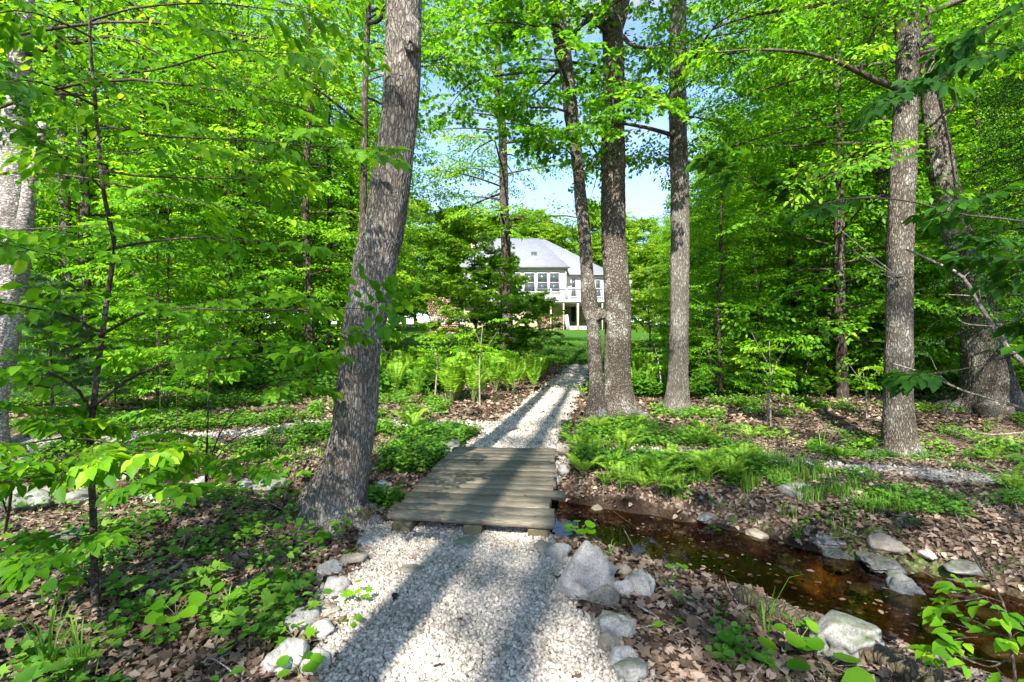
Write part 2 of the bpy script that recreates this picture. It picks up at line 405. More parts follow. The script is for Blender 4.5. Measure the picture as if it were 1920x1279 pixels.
def rock_mat(name, dark, light, moss=0.0, scale=1.0, wet=False):
    m, N, L = new_mat(name)
    tc = nd(N, 'ShaderNodeTexCoord'); g = nd(N, 'ShaderNodeNewGeometry')
    n = nd(N, 'ShaderNodeTexNoise', i_Scale=9 * scale, i_Detail=9.0, i_Roughness=.7); L.new(tc.outputs['Object'], n.inputs['Vector'])
    n2 = nd(N, 'ShaderNodeTexNoise', i_Scale=120 * scale, i_Detail=2.0); L.new(tc.outputs['Object'], n2.inputs['Vector'])
    r = ramp(N, [(.33, dark), (.62, light)]); L.new(n.outputs[0], r.inputs[0])
    r2 = ramp(N, [(.38, (.72, .72, .72)), (.55, (1.05, 1.05, 1.05))]); L.new(n2.outputs[0], r2.inputs[0])
    mx = nd(N, 'ShaderNodeMix', data_type='RGBA', blend_type='MULTIPLY'); mx.inputs[0].default_value = 1
    L.new(r.outputs[0], mx.inputs[6]); L.new(r2.outputs[0], mx.inputs[7])
    col = mx.outputs[2]
    if moss:
        sp = nd(N, 'ShaderNodeSeparateXYZ'); L.new(g.outputs['Normal'], sp.inputs[0])
        n3 = nd(N, 'ShaderNodeTexNoise', i_Scale=6.0, i_Detail=8.0, i_Roughness=.7); L.new(tc.outputs['Object'], n3.inputs['Vector'])
        a = nd(N, 'ShaderNodeMath', operation='MULTIPLY_ADD', i_1=.35); L.new(sp.outputs[2], a.inputs[0]); L.new(n3.outputs[0], a.inputs[2])
        mr = nd(N, 'ShaderNodeMapRange', i_1=.84 - moss * .3, i_2=1.12 - moss * .3); L.new(a.outputs[0], mr.inputs[0])
        mm = nd(N, 'ShaderNodeMix', data_type='RGBA'); L.new(mr.outputs[0], mm.inputs[0]); L.new(col, mm.inputs[6]); mm.inputs[7].default_value = (.06, .085, .016, 1)
        col = mm.outputs[2]
    p = nd(N, 'ShaderNodeBsdfPrincipled'); p.inputs['Roughness'].default_value = .3 if wet else .88; p.inputs['Specular IOR Level'].default_value = .5 if wet else .25
    L.new(col, p.inputs['Base Color'])
    b = nd(N, 'ShaderNodeBump', i_Strength=.7, i_Distance=.02); L.new(n.outputs[0], b.inputs['Height']); L.new(b.outputs[0], p.inputs['Normal'])
    o = nd(N, 'ShaderNodeOutputMaterial'); L.new(p.outputs[0], o.inputs[0]); return m
M['rock'] = rock_mat('granite_pale', (.21, .19, .17), (.40, .375, .345))
M['rock_tan'] = rock_mat('granite_tan', (.14, .115, .085), (.30, .26, .205))
M['rock_moss'] = rock_mat('granite_mossy', (.13, .125, .105), (.32, .31, .285), moss=.45)
M['rock_wet'] = rock_mat('stone_wet', (.05, .045, .04), (.21, .20, .185), moss=.2, wet=True)

def ground_mat():
    m, N, L = new_mat('forest_floor')
    at_ = nd(N, 'ShaderNodeAttribute', attribute_name='mask'); sp = nd(N, 'ShaderNodeSeparateColor'); L.new(at_.outputs['Color'], sp.inputs[0])
    tc = nd(N, 'ShaderNodeTexCoord')
    def noise(s, d=6.0, ro=.65):
        n = nd(N, 'ShaderNodeTexNoise', i_Scale=s, i_Detail=d, i_Roughness=ro); L.new(tc.outputs['Object'], n.inputs['Vector']); return n
    # litter
    vo = nd(N, 'ShaderNodeTexVoronoi', i_Scale=38.0); L.new(tc.outputs['Object'], vo.inputs['Vector'])
    sc = nd(N, 'ShaderNodeSeparateColor'); L.new(vo.outputs['Color'], sc.inputs[0])
    rl = ramp(N, [(0.0, (.022, .015, .010)), (.45, (.07, .045, .030)), (.8, (.16, .11, .08)), (1.0, (.30, .23, .18))]); L.new(sc.outputs[0], rl.inputs[0])
    # sparse green over the litter
    ng = noise(1.1); ng2 = noise(14.0)
    ag = nd(N, 'ShaderNodeMath', operation='MULTIPLY_ADD', i_1=.6); L.new(ng2.outputs[0], ag.inputs[0]); L.new(ng.outputs[0], ag.inputs[2])
    mg = nd(N, 'ShaderNodeMapRange', i_1=.84, i_2=.98, i_3=0, i_4=.6); L.new(ag.outputs[0], mg.inputs[0])
    rg = ramp(N, [(.3, (.035, .085, .012)), (.7, (.10, .20, .02))]); L.new(noise(30.0).outputs[0], rg.inputs[0])
    mx = nd(N, 'ShaderNodeMix', data_type='RGBA'); L.new(mg.outputs[0], mx.inputs[0]); L.new(rl.outputs[0], mx.inputs[6]); L.new(rg.outputs[0], mx.inputs[7])
    # gravel
    vg = nd(N, 'ShaderNodeTexVoronoi', i_Scale=38.0); L.new(tc.outputs['Object'], vg.inputs['Vector'])
    sg = nd(N, 'ShaderNodeSeparateColor'); L.new(vg.outputs['Color'], sg.inputs[0])
    rgv = ramp(N, [(0.0, (.13, .115, .10)), (.5, (.28, .255, .23)), (1.0, (.44, .415, .38))]); L.new(sg.outputs[0], rgv.inputs[0])
    def blend(prev, maskout, colout, amp=.35, lo=.42, hi=.58, nscale=9.0):
        n = noise(nscale, 5.0)
        a = nd(N, 'ShaderNodeMath', operation='MULTIPLY_ADD', i_1=amp); L.new(n.outputs[0], a.inputs[0]); L.new(maskout, a.inputs[2])
        s = nd(N, 'ShaderNodeMapRange', i_1=lo + amp * .5, i_2=hi + amp * .5); L.new(a.outputs[0], s.inputs[0])
        x = nd(N, 'ShaderNodeMix', data_type='RGBA'); L.new(s.outputs[0], x.inputs[0]); L.new(prev, x.inputs[6]); L.new(colout, x.inputs[7])
        return x.outputs[2]
    c = blend(mx.outputs[2], sp.outputs[0], rgv.outputs[0], .6)
    # lawn
    rla = ramp(N, [(.3, (.022, .070, .005)), (.55, (.042, .12, .008)), (.75, (.08, .18, .014))]); L.new(noise(3.0, 10.0, .8).outputs[0], rla.inputs[0])
    c = blend(c, sp.outputs[1], rla.outputs[0], .3)
    # mud and stream bed
    rb = ramp(N, [(.30, (.012, .009, .006)), (.5, (.035, .022, .014)), (.66, (.09, .06, .042)), (.8, (.16, .12, .09))]); L.new(noise(3.5, 8.0).outputs[0], rb.inputs[0])
    c = blend(c, sp.outputs[2], rb.outputs[0], .25)
    sb = nd(N, 'ShaderNodeAttribute', attribute_name='sub')
    ro = ramp(N, [(.36, (.016, .010, .005)), (.52, (.065, .034, .012)), (.64, (.20, .11, .035)), (.8, (.34, .22, .10))]); L.new(noise(4.0, 8.0).outputs[0], ro.inputs[0])
    c = blend(c, sb.outputs['Fac'], ro.outputs[0], .9, .5, .75, 2.2)
    p = nd(N, 'ShaderNodeBsdfPrincipled'); L.new(c, p.inputs['Base Color']); p.inputs['Roughness'].default_value = .93; p.inputs['Specular IOR Level'].default_value = .15
    b = nd(N, 'ShaderNodeBump', i_Strength=.9, i_Distance=.02); L.new(vo.outputs['Distance'], b.inputs['Height'])
    b2 = nd(N, 'ShaderNodeBump', i_Strength=.6, i_Distance=.02); L.new(noise(22.0, 8.0, .75).outputs[0], b2.inputs['Height']); L.new(b.outputs[0], b2.inputs['Normal'])
    L.new(b2.outputs[0], p.inputs['Normal'])
    o = nd(N, 'ShaderNodeOutputMaterial'); L.new(p.outputs[0], o.inputs[0]); return m
M['ground'] = ground_mat()

def water_mat():
    m, N, L = new_mat('stream_water')
    tc = nd(N, 'ShaderNodeTexCoord')
    n = nd(N, 'ShaderNodeTexNoise', i_Scale=5.0, i_Detail=3.0); L.new(tc.outputs['Object'], n.inputs['Vector'])
    b = nd(N, 'ShaderNodeBump', i_Strength=.12, i_Distance=.02); L.new(n.outputs[0], b.inputs['Height'])
    t = nd(N, 'ShaderNodeBsdfTransparent'); t.inputs[0].default_value = (.55, .43, .27, 1)
    g = nd(N, 'ShaderNodeBsdfGlossy'); g.inputs['Roughness'].default_value = .02; L.new(b.outputs[0], g.inputs['Normal'])
    f = nd(N, 'ShaderNodeFresnel', i_IOR=1.33); L.new(b.outputs[0], f.inputs['Normal'])
    mx = nd(N, 'ShaderNodeMixShader'); L.new(f.outputs[0], mx.inputs[0]); L.new(t.outputs[0], mx.inputs[1]); L.new(g.outputs[0], mx.inputs[2])
    o = nd(N, 'ShaderNodeOutputMaterial'); L.new(mx.outputs[0], o.inputs[0]); return m
M['water'] = water_mat()

# ------------------------------------------------------------------ ground sheet and water
def gravel_amount(x, y):
    a = np.zeros(np.shape(x))
    for pts, k in ((PATH_NEAR, 1.0), (PATH_FAR, 1.0), (TRAIL_L, .72), (TRAIL_R, .62), (DRIVE, .9)):
        d, w = seg_dist(x, y, pts)
        a = np.maximum(a, k * sstep(w + .16, w - .12, d + wave(x, y, .9, 31) * .10 + wave(x, y, .33, 32) * .045))
    return a

def lawn_amount(x, y):
    r = x / np.maximum(y, 1)
    return sstep(17.6, 19.2, y + wave(x, y, 5, 21) * .6) * sstep(-.42, -.34, r) * sstep(.42, .34, r) * sstep(70, 62, y)

def build_ground():
    nx, ny = 860, 900
    u = np.linspace(-1, 1, nx); s = 4.0; X = s * np.sinh(np.arcsinh(190 / s) * u)
    a0, a1 = np.arcsinh(-45 / s), np.arcsinh(330 / s)
    Y = 4.5 + s * np.sinh(np.linspace(a0, a1, ny))
    gx, gy = np.meshgrid(X, Y)
    z = H(gx, gy)
    V = np.stack([gx, gy, z], -1).reshape(-1, 3)
    i = np.arange(ny - 1)[:, None] * nx + np.arange(nx - 1)[None]
    F = np.stack([i, i + 1, i + nx + 1, i + nx], -1).reshape(-1, 4)
    x, y, zz = V.T
    g = gravel_amount(x, y); l = lawn_amount(x, y)
    sd, w = seg_dist(x, y, STREAM)
    side = sstep(1.6, 2.3, x) * sstep(6, 3, y)
    b = sstep(.30 + .35 * side, .02, sd - w) * sstep(-.02, -.15, zz)
    col = np.stack([g, l, b, np.ones_like(g)], -1)
    sub = sstep(-.26, -.32, zz) * (.28 + .68 * sstep(1.8, 2.7, x)) * (y < 12)
    me = make_mesh('ground', V, [F], M['ground'], {'mask': col, 'sub': sub}, smooth=True)
    o = link('ground', me); tag(o, kind='structure')
build_ground()

# stream water surface as a ribbon lying inside the channel
mb = MB(); 
P = spline([(p[0], p[1], 0) for p in STREAM], 120)
T = norm(np.gradient(P, axis=0)); Nn = np.stack([-T[:, 1], T[:, 0], 0 * T[:, 0]], -1)
rows = []
for k in np.linspace(-1.1, 1.1, 9):
    q = P + Nn * k; q[:, 2] = WATER_Z; rows.append(q)
V = np.stack(rows, 1).reshape(-1, 3); i = np.arange(119)[:, None] * 9 + np.arange(8)[None]
F = np.stack([i, i + 9, i + 10, i + 1], -1).reshape(-1, 4)
mb.add(V, [F]); o = mb.build('water', M['water'], smooth=True); tag(o, kind='structure')

# ------------------------------------------------------------------ leaves
def leaf_geo(P, D, Nr, S, kind='rhomb', wr=.55, fold=.12, droop=.15):
    """P base points, D unit direction, Nr approx normals, S sizes -> V, faces"""
    Sd = norm(np.cross(D, Nr)); Nr = np.cross(Sd, D)
    S = S[:, None]; W = S * wr * .5
    n = len(P)
    if kind == 'rhomb':
        L1 = P + D * S * .42 + Sd * W + Nr * S * fold; R1 = P + D * S * .42 - Sd * W + Nr * S * fold
        T_ = P + D * S - Nr * S * droop
        V = np.stack([P, L1, T_, R1], 1).reshape(-1, 3)
        b = np.arange(n)[:, None] * 4
        return V, [np.concatenate([b + [0, 2, 1], b + [0, 3, 2]])], 4
    if kind == 'oval':
        m1 = P + D * S * .33 ; m2 = P + D * S * .68 - Nr * S * droop * .4
        T_ = P + D * S * 1.02 - Nr * S * droop
        f = Nr * S * fold
        l1 = m1 + Sd * W * .95 + f; r1 = m1 - Sd * W * .95 + f; l2 = m2 + Sd * W * .80 + f * .8; r2 = m2 - Sd * W * .80 + f * .8
        V = np.stack([P, l1, m1, r1, l2, m2, r2, T_], 1).reshape(-1, 3)
        b = np.arange(n)[:, None] * 8
        tr = np.concatenate([b + [0, 2, 1], b + [0, 3, 2], b + [4, 5, 7], b + [5, 6, 7]])
        q = np.concatenate([b + [1, 2, 5, 4], b + [2, 3, 6, 5]])
        return V, [tr, q], 8
    if kind == 'round':          # heart shaped / round low herb leaf
        m1 = P + D * S * .5
        ang = np.array([-150, -110, -65, -20, 20, 65, 110, 150]) * PI / 180
        rr = np.array([.50, .55, .52, .52, .52, .52, .55, .50])
        pts = [m1 - Nr * S * .03]
        for a_, r_ in zip(ang, rr): pts.append(m1 + (D * math.cos(a_) * r_ * (1.15 if abs(a_) < .5 else 1) + Sd * math.sin(a_) * r_ * wr * 1.1) * S + Nr * S * fold * abs(math.sin(a_)))
        V = np.stack(pts, 1).reshape(-1, 3); b = np.arange(n)[:, None] * 9
        return V, [np.concatenate([b + [0, k, k + 1] for k in range(1, 8)] + [b + [0, 8, 1]])], 9
    if kind == 'maple':
        ang = [180, 120, 95, 62, 48, 22, 0, -22, -48, -62, -95, -120]
        rr = [.35, .40, .50, .28, .56, .32, .66, .32, .56, .28, .50, .40]
        m1 = P + D * S * .38
        pts = [m1]
        for a_, r_ in zip(ang, rr):
            a_ = a_ * PI / 180
            pts.append(m1 + (D * math.cos(a_) * r_ + Sd * math.sin(a_) * r_ * 1.05) * S + Nr * S * (fold * .5 * abs(math.sin(a_)) - droop * .6 * r_ * max(0, math.cos(a_))))
        V = np.stack(pts, 1).reshape(-1, 3); b = np.arange(n)[:, None] * 13
        return V, [np.concatenate([b + [0, k, k + 1] for k in range(1, 12)] + [b + [0, 12, 1]])], 13

def make_spray(seed, n_side=7, leaves=4, leaf=.1, length=1.0, droop=.5, tilt=.45):
    """leaf spray along +X, fanned in XY. returns leaf arrays + twig polylines"""
    r = np.random.RandomState(seed)
    P = []; D = []; Nr = []; S = []; tw = []
    def put(p, d, side, sc=1.0):
        d = d + np.array([0, 0, -droop * (.3 + r.rand() * .9)]); d = d / np.linalg.norm(d)
        n = np.array([r.normal() * tilt, r.normal() * tilt, 1.0])
        P.append(p); D.append(d); Nr.append(n); S.append(leaf * sc * (.7 + .5 * r.rand()))
    L0 = np.array([[0, 0, 0], [.33, .04 * r.normal(), .03], [.66, .06 * r.normal(), .02], [1, .08 * r.normal(), -.05]]) * length
    main = spline(L0, 8); tw.append(main)
    for k in range(n_side):
        t = .12 + .86 * (k + r.rand() * .5) / n_side
        i = t * 7; i0 = int(i); b = main[i0] * (1 - i + i0) + main[min(i0 + 1, 7)] * (i - i0)
        sgn = 1 if k % 2 else -1
        a = sgn * R(38 + 25 * r.rand())
        ln = length * (.48 - .25 * t) * (.7 + .6 * r.rand())
        d = np.array([math.cos(a), math.sin(a), r.normal() * .12])
        e = b + d * ln; mid = (b + e) / 2 + np.array([0, 0, .02 * length])
        tw.append(spline([b, mid, e - np.array([0, 0, .06 * ln])], 4))
        for j in range(leaves):
            tt = (j + .6) / leaves
            q = b + (e - b) * tt
            sg = 1 if j % 2 else -1
            aa = a + sg * R(40 + 25 * r.rand())
            put(q, np.array([math.cos(aa), math.sin(aa), 0]), sg)
        put(e, d, 0, 1.1)
    for j in range(leaves + 1):
        tt = .3 + .7 * j / leaves
        q = main[int(tt * 7)]
        sg = 1 if j % 2 else -1; aa = sg * R(45 + 20 * r.rand())
        put(q, np.array([math.cos(aa), math.sin(aa), 0]), sg)
    put(main[-1], np.array([1.0, 0, 0]), 0, 1.1)
    return dict(P=np.array(P), D=np.array(D), N=np.array(Nr), S=np.array(S), tw=tw)

def rot_basis(fwd, roll=0.0):
    """3x3 whose rows are images of x,y,z for forward direction fwd"""
    f = fwd / np.linalg.norm(fwd)
    up = np.array([0, 0, 1.0])
    s = np.cross(up, f); s = s / (np.linalg.norm(s) + 1e-9); u = np.cross(f, s)
    c, sn = math.cos(roll), math.sin(roll)
    return np.stack([f, c * s + sn * u, c * u - sn * s])

class Foliage:
    """accumulates sprays into leaves + twigs"""
    def __init__(s, seed=0): s.P = []; s.D = []; s.N = []; s.S = []; s.C = []; s.wood = MB(); s.r = np.random.RandomState(seed)
    def spray(s, sp, pos, fwd, scale=1.0, leafscale=1.0, twigs=0, roll=None, tone=None):
        B = rot_basis(np.asarray(fwd, float), s.r.normal() * .45 if roll is None else roll)
        P = np.asarray(pos) + (sp['P'] @ B) * scale
        s.P.append(P); s.D.append(sp['D'] @ B); s.N.append(sp['N'] @ B + np.array([0, 0, .3])); s.S.append(sp['S'] * leafscale)
        t = s.r.normal() * .10 if tone is None else tone
        s.C.append(np.clip(.42 + t + s.r.normal(size=len(P)) * .22, 0.0, 1.0))
        if twigs:
            for k, tw in enumerate(sp['tw']):
                rr = twigs * (1.0 if k == 0 else .55)
                s.wood.tube(np.asarray(pos) + (tw @ B) * scale, np.linspace(rr, rr * .35, len(tw)), 4 if k else 5)
    def limb(s, pts, r0, r1, sprays, n, slen, leafscale=1.0, twigs=0, start=.25, sides=6, wood=True, tone=None, flat=.0):
        """a limb polyline with sprays on both sides"""
        Q = spline(pts, max(8, 2 * len(pts)))
        if wood: s.wood.tube(Q, np.linspace(r0, r1, len(Q)), sides)
        m = len(Q) - 1
        for k in range(n):
            t = start + (1 - start) * (k + s.r.rand() * .6) / n
            i = min(int(t * m), m - 1); f = t * m - i; p = Q[i] * (1 - f) + Q[i + 1] * f
            d = norm(Q[i + 1] - Q[i]); a = (1 if k % 2 else -1) * R(35 + 35 * s.r.rand())
            c, sn = math.cos(a), math.sin(a)
            dd = np.array([d[0] * c - d[1] * sn, d[0] * sn + d[1] * c, d[2] * .5 + s.r.normal() * .12 + flat])
            if math.hypot(dd[0], dd[1]) < .3: 
                az = s.r.rand() * 6.28; dd = np.array([math.cos(az), math.sin(az), .1])
            s.spray(sprays[s.r.randint(len(sprays))], p, dd, slen * (.75 + .5 * s.r.rand()) * (1.15 - .4 * t), leafscale, twigs, tone=tone)
        s.spray(sprays[s.r.randint(len(sprays))], Q[-1], Q[-1] - Q[-2], slen * .8, leafscale, twigs, tone=tone)
    def crown_mesh(s, name, mat, kind='rhomb', wr=.55, fold=.12, droop=.15, sub=None):
        P = np.concatenate(s.P); D = norm(np.concatenate(s.D)); Nr = np.concatenate(s.N); S = np.concatenate(s.S); C = np.concatenate(s.C)
        if sub is not None:
            m = sub(P); P, D, Nr, S, C = P[m], D[m], Nr[m], S[m], C[m]
        V, F, k = leaf_geo(P, D, Nr, S, kind, wr, fold, droop)
        return make_mesh(name, V, F, mat, {'v': np.repeat(C, k)})

SPR = [make_spray(10 + k, 8, 4, .098, 1.0, tilt=.65) for k in range(5)]          # leaf sizes in metres, spray length 1 m
SPR_FAR = [make_spray(30 + k, 7, 3, .16, 1.0, tilt=.6) for k in range(4)]
SPR_NEAR = [make_spray(50 + k, 7, 4, .085, 1.0, droop=.55, tilt=.35) for k in range(6)]
SPR_FEW = [make_spray(60 + k, 2, 1, .075, 1.0, droop=.3, tilt=.3) for k in range(3)]
SPR_HEM = [make_spray(70 + k, 9, 7, .05, 1.0, droop=.25, tilt=.2) for k in range(3)]

# ------------------------------------------------------------------ trunks
def trunk_mesh(P, rad, sides=28, rows=60, flare=0.0, seed=0, ridge=.03, mat=None, extra=None, ridge_n=22):
    """P rows (x,y,z) local, rad per row. organic trunk with fluting"""
    PR = spline(np.column_stack([P, rad]), rows)
    Q, rr = PR[:, :3], PR[:, 3]
    T = norm(np.gradient(Q, axis=0))
    A = norm(np.cross(T, np.array([0, 1.0, 0]))); B = np.cross(T, A)
    th = np.arange(sides) / sides * 2 * PI
    r = np.random.RandomState(seed)
    zz = Q[:, 2][:, None]; tt = th[None]
    k = 1 + .035 * np.sin(2 * tt + zz * .9 + r.rand() * 6) + .03 * np.sin(3 * tt - zz * 1.6 + r.rand() * 6) + .02 * np.sin(5 * tt + zz * 3.1 + r.rand() * 6)
    k = k + .02 * np.sin(zz * 7 + 2 * tt) 
    # furrows
    if ridge:
        ph = 1.2 * np.sin(zz * 3.3 + tt * 2) + .8 * np.sin(zz * 7.1 - tt) + .5 * np.sin(zz * 17 + 3 * tt)
        k = k + ridge * (np.abs(np.sin(tt * ridge_n / 2 + ph)) - .6) + ridge * .5 * np.sin(tt * ridge_n * 1.7 + zz * 23 + ph)
        k = k + r.normal(size=k.shape) * ridge * .18
    # root flare in a few lobes
    h = zz - Q[0, 2]
    lob = .55 + .45 * np.sin(tt * 5 + r.rand() * 6) * np.sin(tt * 2 + r.rand() * 6)
    k = k + flare * np.exp(-h / .16) * lob + flare * .35 * np.exp(-h / .45)
    V = Q[:, None] + (rr[:, None] * k)[..., None] * (np.cos(tt)[..., None] * A[:, None] + np.sin(tt)[..., None] * B[:, None])
    if extra is not None: V = extra(V, Q, th)
    V = V.reshape(-1, 3)
    n = len(Q); i = np.arange(n - 1)[:, None] * sides; j = np.arange(sides)[None]; kk = (j + 1) % sides
    F = np.stack([i + j, i + sides + j, i + sides + kk, i + kk], -1).reshape(-1, 4)
    return V, F

def hero_tree(name, label, mat, pts, depth, rows=90, sides=40, flare=.5, seed=1, ridge=.03, group=None, cat='tree', top=None, ridge_n=22, sink=.12):
    """pts: (px, py, width px) from base to top at the given depth"""
    bx = (pts[0][0] - 960) / FPX * depth; bz = float(H(bx, depth))
    root = empty(name, (bx, depth, bz)); tag(root, label, cat, group)
    P = []; rad = []
    for k, q in enumerate(pts):
        dd = q[3] if len(q) > 3 else depth
        w = at(q[0], q[1], dd)
        P.append(w); rad.append(q[2] / FPX * dd / 2 * .98 / math.sqrt(1 + ((q[0] - 960) / FPX) ** 2))
    P = np.array(P); rad = np.array(rad)
    P[0, 2] = bz - sink
    if P[1, 2] < bz + .05: P[1, 2] = bz + .1
    if top:
        P = np.vstack([P, P[-1] + np.array(top[:3])]); rad = np.append(rad, top[3])
    org = np.array([bx, depth, bz])
    V, F = trunk_mesh(P - org, rad, sides, rows, flare, seed, ridge, ridge_n=ridge_n)
    mbt = MB(); mbt.add(V, [F])
    return root, mbt, P, rad, org

def stub(mbt, p, d, ln, r, seed=0):
    d = norm(np.asarray(d, float)); p = np.asarray(p, float)
    mbt.tube(spline([p - d * .04, p + d * ln * .5 + np.array([0, 0, .01]), p + d * ln], 6), np.linspace(r * 1.5, r, 6), 9)

def roots(root, org, rb, n, seed, mat, a0=0.0, span=2 * PI, ln=.9):
    r = np.random.RandomState(seed)
    for k in range(n):
        a = a0 + span * (k + .3 * r.rand()) / n; m = MB(); pts = []; L_ = rb + ln * (.5 + .7 * r.rand()); w_ = r.normal() * .5
        for t in np.linspace(0, 1, 9):
            d = rb * .55 + (L_ - rb * .55) * t; aa = a + w_ * t * t; x, y = org[0] + math.cos(aa) * d, org[1] + math.sin(aa) * d
            pts.append([x - org[0], y - org[1], float(H(x, y)) - org[2] + .30 * rb * (1 - t) ** 2.5 - .012 - .03 * t])
        rr_ = rb * .42 * np.linspace(1, .10, 16) ** 1.1 * (1 + .1 * r.normal(size=16))
        m.tube(spline(pts, 16), rr_, 10); m.build('root', M[mat], root, smooth=True)

def canopy(fol, P, zs, n, length, sprays, seed, nspray=8, slen=1.1, pitch=(.05, .55), az=None, r0=.05, twigs=0.004, leafscale=1.0, tone=None):
    """limbs from a trunk polyline between heights zs; P in local coordinates"""
    r = np.random.RandomState(seed)
    out = []
    for k in range(n):
        z = zs[0] + (zs[1] - zs[0]) * (k + r.rand()) / n
        i = int(np.clip(np.searchsorted(P[:, 2], z) - 1, 0, len(P) - 2)); f = np.clip((z - P[i, 2]) / (P[i + 1, 2] - P[i, 2] + 1e-6), 0, 1)
        b = P[i] * (1 - f) + P[i + 1] * f
        a = r.rand() * 2 * PI if az is None else az[0] + (az[1] - az[0]) * r.rand()
        L_ = length * (.65 + .6 * r.rand())
        e = pitch[0] + (pitch[1] - pitch[0]) * r.rand()
        d = np.array([math.cos(a), math.sin(a), e])
        side = np.array([-d[1], d[0], 0]) * r.normal() * .15
        pts = [b, b + d * L_ * .35 + side * L_ * .5, b + d * L_ * .7 + side * L_ + np.array([0, 0, -.04 * L_]), b + d * L_ + side * L_ * .6 + np.array([0, 0, -.16 * L_])]
        fol.limb(pts, r0 * (.7 + .6 * r.rand()), .006, sprays, nspray, slen, leafscale, twigs, tone=tone)
        out.append(b)
    return out

ML = M['leaf']
# ---- 1. the big leaning tree at the bridge
T1 = [(618, 1000, 132), (622, 950, 118), (640, 900, 97), (657, 830, 86), (664, 790, 86), (674, 695, 80), (680, 620, 82), (695, 560, 83), (707, 480, 83),
      (721, 430, 78), (739, 300, 70), (752, 190, 67), (755, 60, 67), (757, -60, 64), (760, -260, 60), (770, -900, 52)]
root, mbt, P, rad, org = hero_tree('leaning_tree', 'large grey tree with furrowed bark leaning over the left corner of the bridge', M['bark_big'], T1, 4.3, rows=460, sides=150, flare=.5, seed=3, ridge=.034, ridge_n=46, top=(.3, 1.0, 12, .14))
# burl near the top, old wound collar in the middle
def lump(mbt, c, r, seed, sq=(1, 1, 1)):
    V, F = blob(3, seed, .25); mbt.add(V * r * np.array(sq) + c, [F])
def blob(sub, seed, amp=.2, freq=1.6):
    t = (1 + 5 ** .5) / 2
    V = np.array([[-1, t, 0], [1, t, 0], [-1, -t, 0], [1, -t, 0], [0, -1, t], [0, 1, t], [0, -1, -t], [0, 1, -t], [t, 0, -1], [t, 0, 1], [-t, 0, -1], [-t, 0, 1]], float)
    F = [[0, 11, 5], [0, 5, 1], [0, 1, 7], [0, 7, 10], [0, 10, 11], [1, 5, 9], [5, 11, 4], [11, 10, 2], [10, 7, 6], [7, 1, 8], [3, 9, 4], [3, 4, 2], [3, 2, 6], [3, 6, 8], [3, 8, 9], [4, 9, 5], [2, 4, 11], [6, 2, 10], [8, 6, 7], [9, 8, 1]]
    V = [v / np.linalg.norm(v) for v in V]
    for _ in range(sub):
        cache = {}; NF = []
        def mid(a, b):
            k = (min(a, b), max(a, b))
            if k not in cache:
                m = V[a] + V[b]; V.append(m / np.linalg.norm(m)); cache[k] = len(V) - 1
            return cache[k]
        for a, b, c in F:
            ab, bc, ca = mid(a, b), mid(b, c), mid(c, a)
            NF += [[a, ab, ca], [b, bc, ab], [c, ca, bc], [ab, bc, ca]]
        F = NF
    V = np.array(V); r = np.random.RandomState(seed)
    k = np.ones(len(V))
    for o in range(4):
        for _ in range(3):
            d = norm(r.normal(size=3)); k += amp * .5 / (1.8 ** o) * np.sin(V @ d * freq * 2 ** o * 2 + r.rand() * 6.28)
    # facets: clip by a few planes
    for _ in range(7):
        d = norm(r.normal(size=3)); lim = .78 + .16 * r.rand(); s_ = (V * k[:, None]) @ d
        k = np.where(s_ > lim, k * (lim + (s_ - lim) * .25) / np.maximum(s_, 1e-6), k)
    return V * k[:, None], np.array(F)
lump(mbt, at(772, 62, 4.15) - org, .10, 4, (.8, .8, 1.5))
lump(mbt, at(668, 592, 4.20) - org, .085, 7, (1.0, .8, 1.3))
mbt.tube(spline([at(700, 622, 4.13) - org, at(712, 645, 4.12) - org, at(724, 662, 4.14) - org, at(735, 655, 4.2) - org], 8), np.linspace(.010, .006, 8), 6)
mbt.build('trunk', M['bark_big'], root, smooth=True)
roots(root, org, .30, 5, 1, 'bark_big', -2.6, 3.4, .45)
# mossy root buttress at the left foot
mr = MB()
for (a, b, c) in (((600, 960), (545, 1000), (495, 1010)), ((625, 985), (600, 1010), (585, 1020)), ((675, 960), (700, 985), (716, 988))):
    pts = []
    for k, q in enumerate((a, b, c)):
        x, y, z = gp(*q); 
        if k == 0: x, y, z = at(q[0], q[1], 4.2)
        pts.append(np.array([x, y, z - .01]) - org)
    mr.tube(spline(pts, 12), np.linspace(.13, .035, 12) * (1 if a[0] < 620 else .7), 12)
tag(mr.build('root', M['log'], root, smooth=True), 'mossy root spreading over the ground')
fol = Foliage(11)
canopy(fol, P - org, (15.5, 20), 10, 3.0, SPR, 12, 6, 1.1, (.2, .8), r0=.06)
fol.wood.build('branch', M['twig'], root); link('crown', fol.crown_mesh('crown', ML), root)

# ---- 2/3. the two stems that share one foot by the path
T2 = [(1118, 790, 44, 9.4), (1118, 740, 28, 9.4), (1117, 700, 25, 9.4), (1112, 610, 25), (1106, 572, 30), (1100, 500, 24), (1095, 430, 24), (1089, 380, 24), (1082, 300, 21), (1071, 215, 27), (1065, 150, 25), (1050, 60, 30), (1041, 0, 24), (1030, -90, 22), (1010, -350, 18)]
T3 = [(1160, 790, 76, 9.6), (1160, 740, 54, 9.6), (1158, 700, 49, 9.6), (1158, 600, 50), (1154, 500, 46), (1151, 430, 45), (1149, 250, 44), (1150, 100, 41), (1147, 0, 41), (1148, -100, 38), (1160, -400, 32)]
root, mbt, P2, rad2, org = hero_tree('crooked_tree', 'thinner crooked left stem of the two trunks joined at the foot by the gravel path', M['bark_maple'], T2, 9.4, rows=200, sides=56, flare=.5, seed=5, ridge=.05, ridge_n=20)
